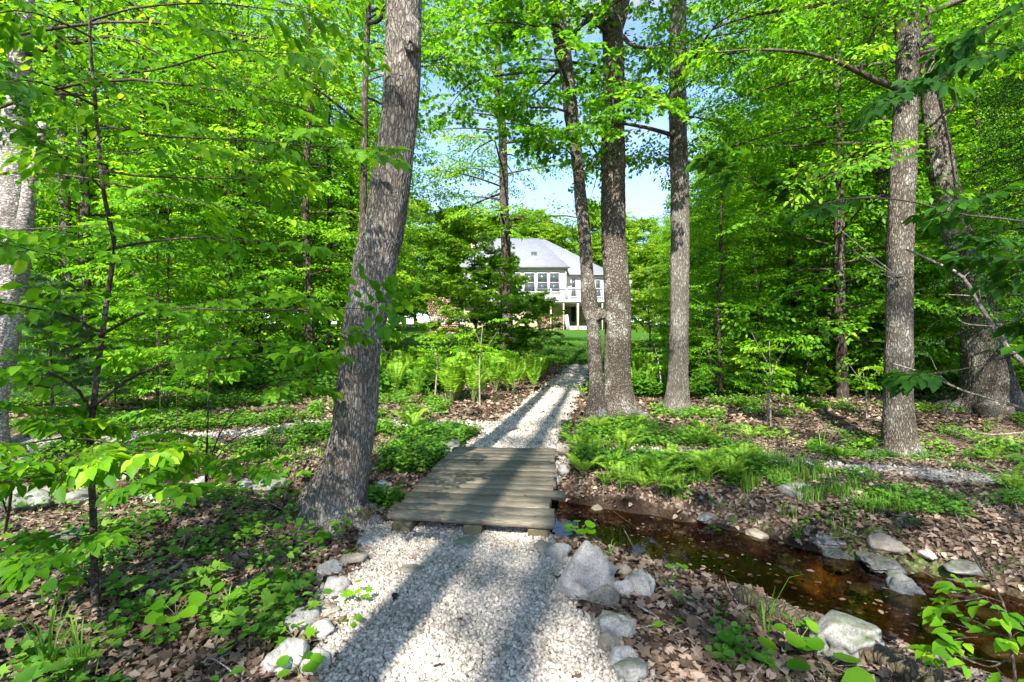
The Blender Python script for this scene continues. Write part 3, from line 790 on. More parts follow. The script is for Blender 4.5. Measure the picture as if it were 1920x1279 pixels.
lump(mbt, at(1122, 590, 9.35) - org, .12, 14, (1, .9, 1.2)); lump(mbt, at(1066, 68, 9.35) - org, .12, 15, (1, .9, 1.3))
mbt.build('trunk', M['bark_maple'], root, smooth=True)
fol = Foliage(21)
for pts, r0 in (([(1066, 68, 9.4), (1040, 45, 9.1), (1000, 30, 8.9), (950, 0, 8.8)], .045), ([(1064, 70, 9.3), (1030, 55, 9.0), (960, 42, 8.6), (900, 45, 8.3)], .03),
                ([(1072, 75, 9.4), (1095, 40, 9.2), (1125, 10, 9.2), (1150, -40, 9.3)], .035), ([(1080, 216, 9.4), (1040, 203, 9.0), (985, 200, 8.7), (960, 185, 8.5)], .025),
                ([(1060, 120, 9.4), (1020, 160, 10.4), (980, 190, 11.6), (940, 205, 12.5)], .03), ([(1082, 300, 9.4), (1060, 280, 9.0), (1020, 260, 8.6)], .018), ([(1090, 330, 9.4), (1110, 300, 9.9), (1120, 290, 10.6)], .016)):
    fol.limb([at(*q) - org for q in pts], r0, .008, SPR, 10, .75, .95, .004, start=.12)
canopy(fol, P2 - org, (5.0, 10.5), 15, 2.8, SPR, 22, 7, .9, (-.05, .5), r0=.035)
fol.wood.build('branch', M['twig'], root); link('crown', fol.crown_mesh('crown', ML, 'maple'), root)

root, mbt, P3, rad3, org = hero_tree('straight_tree', 'thick straight right stem of the two trunks joined at the foot by the gravel path', M['bark_maple'], T3, 9.6, rows=200, sides=72, flare=.65, seed=6, ridge=.045, ridge_n=26)
mbt.tube(spline([at(1158, 60, 9.6) - org, at(1170, 20, 9.5) - org, at(1176, -40, 9.5) - org, at(1180, -160, 9.5) - org], 10), np.linspace(.09, .06, 10), 12)
mbt.build('trunk', M['bark_maple'], root, smooth=True); roots(root, org, .34, 6, 2, 'bark_maple', -2.6, 3.6, .6)
fol = Foliage(31)
for pts, r0 in (([(1168, 68, 9.6), (1185, 85, 9.4), (1215, 90, 9.3), (1258, 88, 9.2), (1300, 96, 9.2)], .045), ([(1130, 110, 9.6), (1115, 130, 9.8), (1090, 150, 10.2)], .03),
                ([(1170, 150, 9.5), (1200, 165, 9.0), (1240, 190, 8.6), (1262, 205, 8.4)], .03), ([(1150, 160, 9.3), (1148, 178, 8.8), (1150, 195, 8.3)], .02), ([(1150, 200, 9.3), (1152, 215, 8.9), (1150, 235, 8.5)], .016)):
    fol.limb([at(*q) - org for q in pts], r0, .008, SPR, 7, .65, .95, .004, start=.2)
canopy(fol, P3 - org, (6.0, 12.5), 12, 2.9, SPR, 32, 7, 1.0, (.0, .5), r0=.045)
fol.wood.build('branch', M['twig'], root); link('crown', fol.crown_mesh('crown', ML, 'maple'), root)

# ---- 4. grey tree right of them
T4 = [(1266, 790, 60), (1268, 760, 47), (1271, 700, 40), (1274, 600, 36), (1275, 430, 35), (1272, 250, 34), (1271, 100, 33), (1271, 0, 33), (1272, -100, 31), (1274, -400, 26)]
root, mbt, P4, rad4, org = hero_tree('grey_tree', 'slim straight grey tree with fine ridged bark right of the joined trunks', M['bark_ash'], T4, 9.9, rows=180, sides=56, flare=.6, seed=8, ridge=.03, ridge_n=30)
mbt.build('trunk', M['bark_ash'], root, smooth=True); roots(root, org, .24, 6, 3, 'bark_ash', 0, 6.28, .45)
fol = Foliage(41)
for pts, r0 in (([(1286, 218, 9.9), (1330, 225, 9.6), (1360, 240, 9.4)], .022), ([(1262, 205, 9.9), (1240, 180, 10.4), (1215, 160, 11)], .025), ([(1286, 100, 9.9), (1330, 70, 9.7), (1390, 60, 9.4), (1440, 40, 9.2)], .03),
                ([(1258, 300, 9.9), (1235, 290, 10.3), (1215, 300, 10.8)], .014), ([(1280, 170, 9.7), (1290, 160, 9.2), (1300, 150, 8.8)], .018)):
    fol.limb([at(*q) - org for q in pts], r0, .006, SPR, 8, .8, .9, .004, start=.2)
canopy(fol, P4 - org, (4.6, 12), 19, 2.7, SPR, 42, 7, .95, (-.05, .5), r0=.035)
fol.wood.build('branch', M['twig'], root); link('crown', fol.crown_mesh('crown', ML, 'oval'), root)

# ---- 5. right tree
T5 = [(1690, 868, 80), (1688, 830, 64), (1686, 800, 60), (1684, 700, 57), (1686, 560, 52), (1689, 430, 51), (1694, 300, 51), (1700, 150, 47), (1700, 0, 52), (1700, -120, 46), (1705, -500, 36)]
bx, by, bz = gp(1690, 852)
root, mbt, P5, rad5, org = hero_tree('rough_tree', 'rough grey tree standing alone on the leaf litter at right with a dead branch stub', M['bark_right'], T5, by, rows=300, sides=90, flare=.7, seed=9, ridge=.045, ridge_n=34)
lump(mbt, at(1683, 518, by - .2) - org, .05, 22, (1.2, 1, .8))
mbt.build('trunk', M['bark_right'], root, smooth=True)
roots(root, org, .22, 7, 4, 'bark_right', 0, 6.28, .5)
fol = Foliage(51)
for pts, r0 in (([(1690, 168, 7.1), (1640, 150, 6.9), (1610, 135, 6.8), (1560, 112, 6.6), (1500, 98, 6.4), (1420, 93, 6.2), (1345, 98, 6.0)], .045),
                ([(1612, 136, 6.8), (1625, 90, 6.7), (1645, 40, 6.6), (1655, -20, 6.6)], .022), ([(1676, 60, 7.0), (1600, 20, 6.8), (1540, 5, 6.5)], .02),
                ([(1670, 300, 7.0), (1600, 310, 6.8), (1540, 340, 6.6)], .014)):
    fol.limb([at(*q) - org for q in pts], r0, .008, SPR, 9, .75, .9, .004, start=.1)
canopy(fol, P5 - org, (5.2, 11), 14, 2.8, SPR, 52, 8, .95, (.0, .5), r0=.04)
fol.wood.build('branch', M['twig'], root); link('crown', fol.crown_mesh('crown', ML, 'oval'), root)
# thin pale dead twigs on the stub
md = MB()
for k, (ex, ey) in enumerate(((1600, 470), (1575, 430), (1660, 500), (1650, 512), (1625, 482))):
    md.tube(spline([at(1683, 518, by - .25) - org, at((1683 + ex) / 2 + 4, (518 + ey) / 2 + 5, by - .6) - org, at(ex, ey, by - .9) - org], 8), np.linspace(.007, .002, 8), 5)
tag(md.build('dead_twig', M['deadwood'], root), 'bare pale twigs on the branch stub')

# ---- 6. huge leaning tree at far right
T6 = [(1858, 790, 150), (1856, 750, 118), (1850, 700, 102), (1838, 600, 84), (1812, 500, 68), (1783, 400, 58), (1763, 300, 52), (1748, 200, 40), (1738, 100, 30), (1734, 40, 24), (1730, -60, 22), (1725, -300, 18)]
bx, by, bz = gp(1855, 772)
root, mbt, P6, rad6, org = hero_tree('massive_tree', 'massive dark old tree leaning left at the far right edge, behind hemlock boughs', M['bark_right'], T6, by, rows=220, sides=90, flare=.6, seed=10, ridge=.05, ridge_n=30)
mbt.tube(spline([at(1725, 252, by - .2) - org, at(1755, 225, by - .5) - org, at(1788, 200, by - .7) - org, at(1792, 180, by - .8) - org, at(1780, 172, by - .9) - org], 12), np.linspace(.05, .015, 12), 8)
mbt.build('trunk', M['bark_right'], root, smooth=True)
roots(root, org, .5, 7, 5, 'bark_right', 0, 6.28, .8)
fol = Foliage(61)
canopy(fol, P6 - org, (5, 11), 14, 3.0, SPR, 62, 8, 1.0, (.0, .5), r0=.05)
fol.wood.build('branch', M['twig'], root); link('crown', fol.crown_mesh('crown', ML, 'oval'), root)

# ---- 7. thin dark tree in front of the house
T7 = [(953, 675, 30), (953, 640, 21), (952, 600, 20), (950, 500, 19), (946, 400, 17), (942, 250, 15), (936, 165, 14), (932, 60, 13), (930, -60, 12), (928, -200, 10)]
root, mbt, P7, rad7, org = hero_tree('slender_tree', 'slender dark tree standing on the lawn in front of the house', M['bark_ash'], T7, 20.5, rows=120, sides=32, flare=.3, seed=12, ridge=.03)
mbt.build('trunk', M['bark_dark'], root, smooth=True)
fol = Foliage(71)
canopy(fol, P7 - org, (5.2, 17), 36, 4.0, SPR, 72, 9, 1.3, (-.1, .45), r0=.05, leafscale=1.15)
canopy(fol, P7 - org, (4.0, 8), 7, 3.2, SPR, 73, 6, 1.0, (-.1, .25), r0=.03, leafscale=1.1)
fol.wood.build('branch', M['twig'], root); link('crown', fol.crown_mesh('crown', ML, 'rhomb', wr=.7), root)

# ---- 8. thin forked tree beside the big one
T8 = [(662, 730, 20), (666, 650, 16), (674, 500, 14), (679, 430, 13), (683, 300, 13), (685, 150, 12), (689, 60, 11), (692, 0, 10), (696, -150, 8)]
root, mbt, P8, rad8, org = hero_tree('forked_tree', 'thin dark forked tree rising just left of the big leaning trunk', M['bark_dark'], T8, 10.5, rows=100, sides=24, flare=.3, seed=13, ridge=.02)
mbt.tube(spline([at(692, 42, 10.5) - org, at(708, 40, 10.4) - org, at(717, 20, 10.4) - org, at(718, -80, 10.4) - org], 10), np.linspace(.045, .03, 10), 8)
mbt.build('trunk', M['bark_dark'], root, smooth=True)
fol = Foliage(81)
canopy(fol, P8 - org, (5.6, 10), 11, 2.2, SPR, 82, 7, .85, (-.05, .4), r0=.025)
fol.wood.build('branch', M['twig'], root); link('crown', fol.crown_mesh('crown', ML), root)

# ---- 9. pale trunk at the left edge
T9 = [(-22, 850, 90), (-16, 760, 66), (-5, 680, 74), (4, 600, 78), (14, 500, 84), (22, 430, 76), (22, 330, 62), (30, 200, 52), (42, 60, 42), (52, -60, 38), (60, -300, 30)]
bx, by, bz = gp(-10, 835)
root, mbt, P9, rad9, org = hero_tree('pale_birch_tree', 'thick pale trunk with a white broken birch limb at the left edge', M['bark_birch'], T9, 7.2, rows=200, sides=64, flare=.3, seed=14, ridge=.045, ridge_n=18)
mbt.tube(spline([at(38, 470, 7.0) - org, at(50, 400, 6.9) - org, at(56, 350, 6.85) - org, at(62, 302, 6.8) - org], 14), np.linspace(.10, .07, 14), 14)
mbt.tube(spline([at(52, 400, 6.9) - org, at(62, 330, 6.8) - org, at(76, 270, 6.75) - org, at(80, 230, 6.7) - org], 12), np.linspace(.055, .045, 12), 12)
mbt.build('trunk', M['bark_birch'], root, smooth=True)
fol = Foliage(91)
canopy(fol, P9 - org, (4.6, 9), 9, 2.0, SPR, 92, 8, .85, (-.05, .4), az=(-2.2, 1.2), r0=.03)
fol.wood.build('branch', M['twig'], root); link('crown', fol.crown_mesh('crown', ML, 'oval'), root)

# ---- 10-13 mid-distance trunks on the left
for nm, lab, mat, pts, dep, sd_ in (
    ('pale_barked_tree', 'light barked tree second from the left edge, behind the feathery pine', 'bark_right', [(140, 690, 30), (134, 640, 25), (126, 520, 24), (122, 430, 24), (118, 300, 22), (112, 100, 18), (108, -100, 15)], 12.5, 101),
    ('dark_barked_tree', 'dark barked tree right beside the pale one in the left woods', 'bark_dark', [(166, 720, 32), (162, 650, 25), (160, 520, 24), (158, 430, 24), (155, 300, 22), (150, 100, 18), (148, -100, 15)], 12.0, 102),
    ('blotchy_tree', 'blotchy tree with pale lower trunk in the middle of the left woods', 'bark_maple', [(419, 715, 32), (420, 680, 25), (421, 600, 24), (426, 480, 22), (432, 330, 21), (436, 200, 18), (438, 60, 14), (440, -100, 12)], 15.0, 103),
    ('companion_tree', 'dark tree whose upper trunk runs beside the blotchy one on the left', 'bark_dark', [(452, 700, 22), (450, 600, 18), (452, 400, 16), (456, 200, 15), (460, 60, 14), (466, -100, 12)], 17.5, 104),
    ('short_trunk_tree', 'dark tree standing furthest back on the rise left of the leaning trunk', 'bark_dark', [(482, 650, 27), (483, 630, 21), (485, 560, 19), (487, 430, 18), (490, 250, 15), (494, 60, 12), (496, -60, 10)], 19.5, 105)):
    root, mbt, PP, rr_, org = hero_tree(nm, lab, M[mat], pts, dep, rows=110, sides=36, flare=.35, seed=sd_, ridge=.03)
    mbt.build('trunk', M[mat], root, smooth=True)
    fol = Foliage(sd_)
    canopy(fol, PP - org, (3.8, 11), 20, 2.5, SPR, sd_ + 50, 8, 1.05, (-.05, .4), r0=.028)
    fol.wood.build('branch', M['twig'], root); link('crown', fol.crown_mesh('crown', ML), root)

# ------------------------------------------------------------------ near saplings with hand placed limbs
def sapling(name, label, stems, limbs, seed, mat='leaf_near', kind='oval', cat='sapling', sprays=SPR_NEAR, slen=.42, group=None, n=9, leafscale=1.0, woodmat='twig', thin=.44):
    """stems/limbs: lists of (points (px,py,d), r0, r1)"""
    q0 = stems[0][0][0]; x, y, z = gp(q0[0], q0[1]) if len(q0) == 2 else (*at(*q0)[:2], None)
    if z is None: z = float(H(x, y))
    org = np.array([x, y, z])
    root = empty(name, tuple(org)); tag(root, label, cat, group)
    f = Foliage(seed); w = MB()
    for pts, r0, r1 in stems:
        Q = [np.array([x, y, z - .03]) if len(q) == 2 else at(*q) for q in pts]
        w.tube(spline(np.array(Q) - org, 24), np.linspace(r0, r1, 24), 9)
    for L_ in limbs:
        pts, r0 = L_[0], L_[1]; nn = max(3, int((L_[2] if len(L_) > 2 else n) * thin)); sl = L_[3] if len(L_) > 3 else slen
        f.limb([at(*q) - org for q in pts], r0, .0025, sprays, nn, sl, leafscale, .0022, start=.12)
    w.build('trunk', M[woodmat], root, smooth=True)
    f.wood.build('branch', M[woodmat], root)
    link('crown', f.crown_mesh('crown', M[mat], kind, wr=.6), root)
    return root, org

sapling('beech_sapling', 'young sapling with arching limbs and big bright leaves in the left foreground',
    [([(180, 1155), (176, 1050, 2.9), (174, 940, 2.95), (168, 840, 3.0), (180, 720, 3.05), (198, 580, 3.1), (214, 465, 3.1), (205, 415, 3.1), (190, 330, 3.15), (178, 180, 3.2), (168, 60, 3.2), (174, -60, 3.2)], .020, .008)],
    [([(186, 630, 3.05), (260, 590, 2.9), (330, 578, 2.8), (470, 583, 2.6), (640, 578, 2.5)], .010, 12),
     ([(186, 622, 3.05), (120, 590, 2.9), (60, 578, 2.75), (0, 568, 2.6)], .009, 8),
     ([(168, 770, 3.0), (145, 730, 2.9), (100, 702, 2.8), (50, 692, 2.7), (-10, 690, 2.6)], .010, 9),
     ([(172, 765, 3.0), (240, 712, 2.9), (320, 680, 2.75), (420, 672, 2.6), (520, 668, 2.5)], .010, 10),
     ([(215, 465, 3.1), (270, 455, 2.95), (380, 445, 2.8), (500, 455, 2.7)], .009, 9),
     ([(214, 465, 3.1), (175, 475, 2.9), (120, 480, 2.7), (60, 470, 2.5)], .008, 7),
     ([(205, 415, 3.1), (190, 350, 3.0), (120, 300, 2.9), (60, 220, 2.8)], .008, 8),
     ([(195, 320, 3.15), (260, 330, 2.9), (340, 333, 2.8), (480, 335, 2.7)], .008, 10),
     ([(190, 235, 3.2), (300, 255, 3.0), (450, 262, 2.9), (640, 278, 2.8)], .008, 13),
     ([(184, 140, 3.2), (300, 130, 3.1), (420, 95, 3.0), (520, 100, 2.9)], .008, 11),
     ([(172, 38, 3.2), (260, 14, 3.1), (400, 6, 3.0), (520, 20, 2.9)], .008, 11),
     ([(182, 200, 3.2), (120, 170, 3.0), (50, 150, 2.8), (-20, 160, 2.6)], .008, 10),
     ([(172, 70, 3.2), (110, 40, 3.0), (40, 20, 2.9), (-40, 30, 2.8)], .008, 10),
     ([(168, 860, 3.0), (120, 880, 2.6), (90, 890, 2.4), (40, 900, 2.3)], .006, 5, .3),
     ([(170, 880, 3.0), (210, 880, 2.7), (250, 895, 2.5), (300, 905, 2.4)], .006, 4, .3),
     ([(176, 1000, 2.9), (140, 1010, 2.6), (100, 1040, 2.4)], .004, 3, .25)], 201, leafscale=.86)

sapling('edge_sapling', 'low leafy sapling at the left edge with fronds reaching over the stream bank',
    [([(8, 1000), (20, 900, 2.9), (-20, 800, 2.9), (-40, 700, 2.9)], .010, .005)],
    [([(10, 930, 2.9), (60, 880, 2.8), (140, 852, 2.7), (250, 850, 2.6)], .006, 8, .32), ([(0, 850, 2.9), (60, 830, 2.8), (150, 822, 2.75), (280, 842, 2.7)], .006, 8, .32),
     ([(-20, 780, 2.9), (60, 770, 2.9), (150, 785, 2.9)], .005, 6, .3), ([(12, 960, 2.9), (-10, 900, 2.5), (-60, 880, 2.3)], .005, 4, .3)], 211)

sapling('leafy_shoot', 'waist high shoot with yellow green leaves left of the leaning trunk',
    [([(385, 905), (388, 840, 4.4), (390, 760, 4.4), (392, 660, 4.4), (395, 600, 4.4)], .010, .004), ([(385, 905), (405, 830, 4.3), (450, 760, 4.2), (505, 722, 4.1)], .007, .003), ([(385, 905), (420, 840, 4.2), (500, 790, 4.0)], .006, .003)],
    [([(390, 760, 4.4), (430, 735, 4.3), (500, 722, 4.2), (560, 725, 4.1)], .005, 7, .4), ([(392, 680, 4.4), (350, 665, 4.2), (300, 662, 4.0)], .005, 6, .4),
     ([(393, 640, 4.4), (450, 640, 4.3), (540, 652, 4.1), (610, 640, 4.0)], .005, 8, .42), ([(388, 830, 4.4), (340, 815, 4.2), (290, 830, 4.0)], .005, 5, .38),
     ([(400, 870, 4.2), (440, 862, 4.0), (480, 868, 3.8)], .004, 4, .35), ([(395, 600, 4.4), (430, 560, 4.4), (480, 540, 4.4)], .004, 5, .4)], 221)

# two thin shoots of the lower left
for nm, lab, base, top, sd_ in (('bare_shoot', 'thin shoot with few leaves between the left edge and the leaning trunk', (330, 880), (325, 640), 231), ('twiggy_shoot', 'twiggy shoot with small pale leaves in the left clearing', (300, 800), (292, 560), 232)):
    x, y, z = gp(*base)
    sapling(nm, lab, [([base, ((base[0] + top[0]) / 2 + 4, (base[1] + top[1]) / 2, y), (top[0], top[1], y)], .008, .003)],
            [([(top[0], top[1] + 90, y), (top[0] + 40, top[1] + 60, y), (top[0] + 85, top[1] + 60, y - .2)], .003, 5, .4), ([(top[0], top[1] + 50, y), (top[0] - 40, top[1] + 25, y), (top[0] - 75, top[1] + 30, y - .2)], .003, 5, .4),
             ([(top[0], top[1] + 10, y), (top[0] + 20, top[1] - 25, y), (top[0] + 60, top[1] - 45, y)], .003, 5, .4), ([(top[0], top[1] + 140, y), (top[0] - 30, top[1] + 130, y), (top[0] - 60, top[1] + 135, y)], .003, 4, .35)], sd_)

# overhanging leafy tree from upper left (stands just left of the frame)
sapling('overhanging_maple', 'leafy young tree whose branches hang across the upper left of the photo',
    [([(-330, 900, 4.2), (-260, 600, 4.2), (-180, 300, 4.2), (-120, 100, 4.3), (-60, -200, 4.4), (0, -500, 4.6)], .05, .02)],
    [([(-180, 300, 4.2), (0, 200, 4.0), (200, 150, 3.9), (420, 170, 3.8), (560, 200, 3.8)], .018, 16, .55), ([(-120, 100, 4.3), (60, 60, 4.2), (240, 40, 4.1), (420, 60, 4.0), (600, 90, 4.0)], .018, 16, .6),
     ([(-100, 20, 4.3), (100, -20, 4.5), (300, -30, 4.7), (560, 10, 4.9), (650, 60, 5.0)], .018, 16, .65), ([(-220, 400, 4.2), (-40, 330, 4.3), (140, 330, 4.4), (320, 370, 4.5), (480, 400, 4.6)], .016, 14, .55),
     ([(-80, -100, 4.4), (150, -60, 5.2), (350, 90, 6.0), (480, 165, 6.4), (560, 95, 6.6), (600, 20, 6.8)], .022, 14, .7), ([(-240, 500, 4.2), (-80, 440, 4.0), (60, 430, 3.9), (200, 420, 3.8)], .014, 9, .5),
     ([(-60, -200, 4.4), (160, -160, 4.2), (360, -80, 4.2), (520, -30, 4.3), (640, -10, 4.4)], .016, 14, .65)], 241, kind='oval', cat='young tree', leafscale=.92, thin=.5)

# right hand side: near branches reaching in from outside the frame
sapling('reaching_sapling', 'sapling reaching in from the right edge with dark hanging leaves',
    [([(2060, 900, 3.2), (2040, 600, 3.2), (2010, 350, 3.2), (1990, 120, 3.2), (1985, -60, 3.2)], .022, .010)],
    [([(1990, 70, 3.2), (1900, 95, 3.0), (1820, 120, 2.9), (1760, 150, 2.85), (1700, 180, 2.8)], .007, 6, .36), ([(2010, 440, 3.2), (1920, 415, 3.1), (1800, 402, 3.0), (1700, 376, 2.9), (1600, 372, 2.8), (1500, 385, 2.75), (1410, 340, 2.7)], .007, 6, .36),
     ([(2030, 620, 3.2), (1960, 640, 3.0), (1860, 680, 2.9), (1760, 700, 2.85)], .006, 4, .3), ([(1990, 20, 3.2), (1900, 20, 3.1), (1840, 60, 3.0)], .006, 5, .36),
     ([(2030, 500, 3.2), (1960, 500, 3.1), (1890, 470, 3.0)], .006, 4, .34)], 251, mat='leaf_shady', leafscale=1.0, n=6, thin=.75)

# low shoots in the right foreground corner
sapling('corner_shoot', 'green shoot with rounded leaves in the bottom right corner by the stream',
    [([(1905, 1340, 1.9), (1900, 1240, 1.9), (1880, 1130, 1.95), (1830, 1050, 2.0), (1790, 960, 2.1)], .006, .003)],
    [([(1900, 1200, 1.9), (1870, 1190, 1.88), (1830, 1195, 1.86)], .003, 3, .15), ([(1895, 1180, 1.9), (1925, 1170, 1.85), (1950, 1180, 1.8)], .003, 3, .15), ([(1880, 1130, 1.95), (1850, 1120, 1.9), (1820, 1125, 1.9)], .003, 2, .14),
     ([(1898, 1230, 1.9), (1860, 1250, 1.85), (1820, 1240, 1.8)], .003, 3, .15)], 261, kind='oval', leafscale=.8, n=2, mat='leaf_near', sprays=SPR_FEW, thin=1.0)

# pale dead branch hanging at the right
def dead_branch(name, label, polys, seed):
    o0 = at(*polys[0][0][-1]); w = MB()
    for pts, r0, r1 in polys:
        Q = np.array([at(*q) for q in pts]) - o0
        w.tube(spline(Q, 16), np.linspace(r0, r1, 16), 7)
    o = w.build(name, M['deadwood'], smooth=True, loc=tuple(o0)); tag(o, label, 'branch')
dead_branch('dead_branch', 'bare pale dead branch curving down at the right edge above the massive trunk',
    [([(1700, 468, 3.6), (1760, 495, 3.6), (1805, 520, 3.6), (1835, 570, 3.6), (1870, 625, 3.6), (1900, 665, 3.6), (1990, 740, 3.6)], .007, .020),
     ([(1822, 555, 3.6), (1790, 553, 3.55), (1760, 553, 3.5)], .005, .002), ([(1862, 612, 3.6), (1815, 608, 3.5), (1797, 600, 3.45)], .006, .003), ([(1880, 636, 3.6), (1902, 625, 3.55), (1915, 612, 3.5)], .006, .003), ([(1840, 575, 3.6), (1838, 560, 3.58), (1836, 545, 3.56)], .005, .002), ([(1806, 520, 3.6), (1818, 510, 3.58), (1820, 500, 3.56)], .004, .002)], 1)
dead_branch('fallen_branch', 'long thin pale branch slanting down to the right edge below the dead branch',
    [([(1675, 682, 4.2), (1740, 703, 4.1), (1800, 730, 4.0), (1850, 745, 3.9), (1925, 768, 3.8), (2000, 800, 3.8)], .006, .012), ([(1850, 745, 3.9), (1890, 758, 3.85), (1910, 763, 3.8)], .004, .003),
     ([(1780, 720, 4.0), (1760, 700, 4.1), (1745, 670, 4.2)], .003, .002)], 2)

# ------------------------------------------------------------------ shared tree kinds for the woods
def kind_tree(seed, h, r, spread, sprays, n, nspray, slen, z0, mat, kind='rhomb', wr=.6, leafscale=1.0, twigs=0, bark='bark_dark', lean=.03, shape='round', r0=.03, pitch=(-.05, .45)):
    """returns (trunk mesh, crown mesh)"""
    rr = np.random.RandomState(seed)
    P = np.array([[rr.normal() * lean * h * k / 5 * .3, rr.normal() * lean * h * k / 5 * .3, h * k / 5] for k in range(6)]); P[0, 2] = -.2
    V, F = trunk_mesh(P, r * np.array([1.1, .95, .8, .62, .42, .12]), 12, 40, .35, seed, .02)
    w = MB(); w.add(V, [F])
    f = Foliage(seed + 1); f.wood = w
    for k in range(n):
        t = (k + rr.rand()) / n; z = z0 + (h - z0) * t
        i = min(int(z / h * 5), 4); q = P[i] + (P[i + 1] - P[i]) * (z / h * 5 - i)
        a = k * 2.4 + rr.normal() * .4
        prof = (math.sin(PI * min(1, .18 + .82 * t)) ** .6) if shape == 'round' else (1.02 - t)
        L_ = spread * prof * (.7 + .5 * rr.rand())
        e = pitch[0] + (pitch[1] - pitch[0]) * (rr.rand() * .6 + .4 * t)
        d = np.array([math.cos(a), math.sin(a), e])
        dr = -.14 if shape == 'round' else -.22
        pts = [q, q + d * L_ * .5 + np.array([0, 0, .02]), q + d * L_ + np.array([0, 0, dr * L_])]
        f.limb(pts, r0 * (1 - .5 * t), .006, sprays, nspray, slen, leafscale, twigs, sides=4, start=.2)
    tm = w.mesh('trunk', M[bark], True)
    cm = f.crown_mesh('crown', M[mat], kind, wr)
    return tm, cm

MID = [kind_tree(300 + k, 11 + k % 3, .11, 2.4, SPR, 54, 8, 1.05, .9, 'leaf', pitch=(-.2, .7)) for k in range(5)]
LOW = [kind_tree(330 + k, 3.6 + .5 * k, .03, 1.25, SPR, 26, 6, .62, .7, 'leaf', r0=.012, twigs=.003) for k in range(5)]
FAR = [kind_tree(350 + k, 15 + k, .2, 3.4, SPR_FAR, 72, 8, 1.4, 1.5, 'leaf_far', wr=.7) for k in range(4)]
BACK = [kind_tree(360 + k, 17, .2, 4.2, SPR_FAR, 80, 9, 1.9, 2.0, 'leaf_far', wr=.8, leafscale=1.9, twigs=0) for k in range(3)]
HEM = [kind_tree(370 + k, 8 + k, .14, 2.0, SPR_HEM, 70, 8, .75, 2.0, 'leaf_dark', wr=.35, shape='cone', pitch=(-.15, .1)) for k in range(2)]
HIGH = [kind_tree(380 + k, 22, .24, 3.2, SPR_FAR, 19, 4, 1.15, 12.5, 'leaf_far', wr=.7, r0=.07, bark='bark_maple') for k in range(2)]
HIGH.append(kind_tree(388, 25, .17, 2.6, SPR_FAR, 12, 4, 1.1, 20.5, 'leaf_far', wr=.7, r0=.07, bark='bark_maple', lean=.004))

def plant_tree(kind, name, x, y, sc, rz, label, cat, group, parts=('trunk', 'crown')):
    r = empty(name, (x, y, float(H(x, y)) - .03), rz, sc); tag(r, label, cat, group)
    for pn, me in zip(parts, kind): link(pn, me, r)
    return r

rng = np.random.RandomState(5)
taken = []
def ok_spot(x, y, dmin):
    if any((x - a) ** 2 + (y - b) ** 2 < dmin * dmin for a, b in taken): return False
    if gravel_amount(np.array([x]), np.array([y]))[0] > .1: return False
    sd, w = seg_dist(np.array([x]), np.array([y]), STREAM)
    return sd[0] > w[0] + .5
for Q_ in (T1, T2, T4, T5, T6): pass

def scatter(kinds, n, ylim, rlim, dmin, name, label, cat, group, spread, scr=(.85, 1.2), hcap=None, corridor=(-.19, .24)):
    c = 0; tries = 0
    while c < n and tries < n * 60:
        tries += 1
        y = ylim[0] + (ylim[1] - ylim[0]) * rng.rand() ** .8; rr_ = rlim[0] + (rlim[1] - rlim[0]) * rng.rand(); x = rr_ * y
        if corridor and (x + spread) / y > corridor[0] and (x - spread) / y < corridor[1]: continue
        px_ = 960 + rr_ * FPX
        if any(abs(px_ - hp) < 45 + 1.2 / y * FPX * .5 and y < hd for hp, hd in ((125, 12.5), (160, 12.5), (425, 15.5), (455, 17.5), (485, 19.5))): continue
        if not ok_spot(x, y, dmin): continue
        sc = scr[0] + (scr[1] - scr[0]) * rng.rand()
        if hcap:
            hh = hcap(x, y)
            if hh is not None: sc = min(sc, hh)
            if sc < .35: continue
        k = kinds[rng.randint(len(kinds))]
        plant_tree(k, name, x, y, sc, rng.rand() * 6.28, label, cat, group); taken.append((x, y)); c += 1
    return c

cap_mid = lambda x, y: (.27 * y / 12.5) if -.2 < x / y < .38 else ((.42 * y / 12.5) if .38 <= x / y < .48 else None)
cap_far = lambda x, y: (.26 * y / 17) if -.2 < x / y < .38 else ((.44 * y / 17) if .38 <= x / y < .48 else None)
G_L, G_R, G_B = 'trees of the green woods left of the lawn', 'trees of the green woods right of the lawn', 'trees rising behind the white house'
scatter(MID, 19, (13, 27), (-1.15, -.24), 1.9, 'forest_tree', 'leafy tree in the dense green woods left of the lawn', 'tree', G_L, 1.6, hcap=cap_mid)
scatter(MID, 34, (11, 26), (.26, 1.15), 1.7, 'forest_tree', 'leafy tree in the dense green woods right of the lawn', 'tree', G_R, 1.6, hcap=cap_mid)
scatter(MID, 12, (13, 20), (.36, .85), 1.5, 'forest_tree', 'leafy tree in the dense green woods right of the lawn', 'tree', G_R, 1.6, hcap=cap_mid)
scatter(FAR, 22, (26, 50), (-1.1, -.24), 3.2, 'forest_tree', 'leafy tree in the dense green woods left of the lawn', 'tree', G_L, 2.5, hcap=cap_far)
scatter(FAR, 22, (26, 50), (.26, 1.1), 3.2, 'forest_tree', 'leafy tree in the dense green woods right of the lawn', 'tree', G_R, 2.5, hcap=cap_far)
scatter(BACK, 26, (63, 82), (-.30, .34), 4.0, 'forest_tree', 'tall leafy tree rising behind the white house', 'tree', G_B, 2.5, corridor=None, scr=(.72, 1.0))
scatter(BACK, 30, (60, 100), (-1.0, 1.0), 4.2, 'forest_tree', 'tall leafy tree rising behind the white house', 'tree', G_B, 2.5, corridor=(-.25, .3), scr=(.95, 1.3))
scatter(LOW, 9, (9, 15), (-1.05, -.46), 1.0, 'forest_sapling', 'small leafy sapling in the shade of the left woods', 'sapling', 'saplings under the left woods', .8, (.7, 1.1))
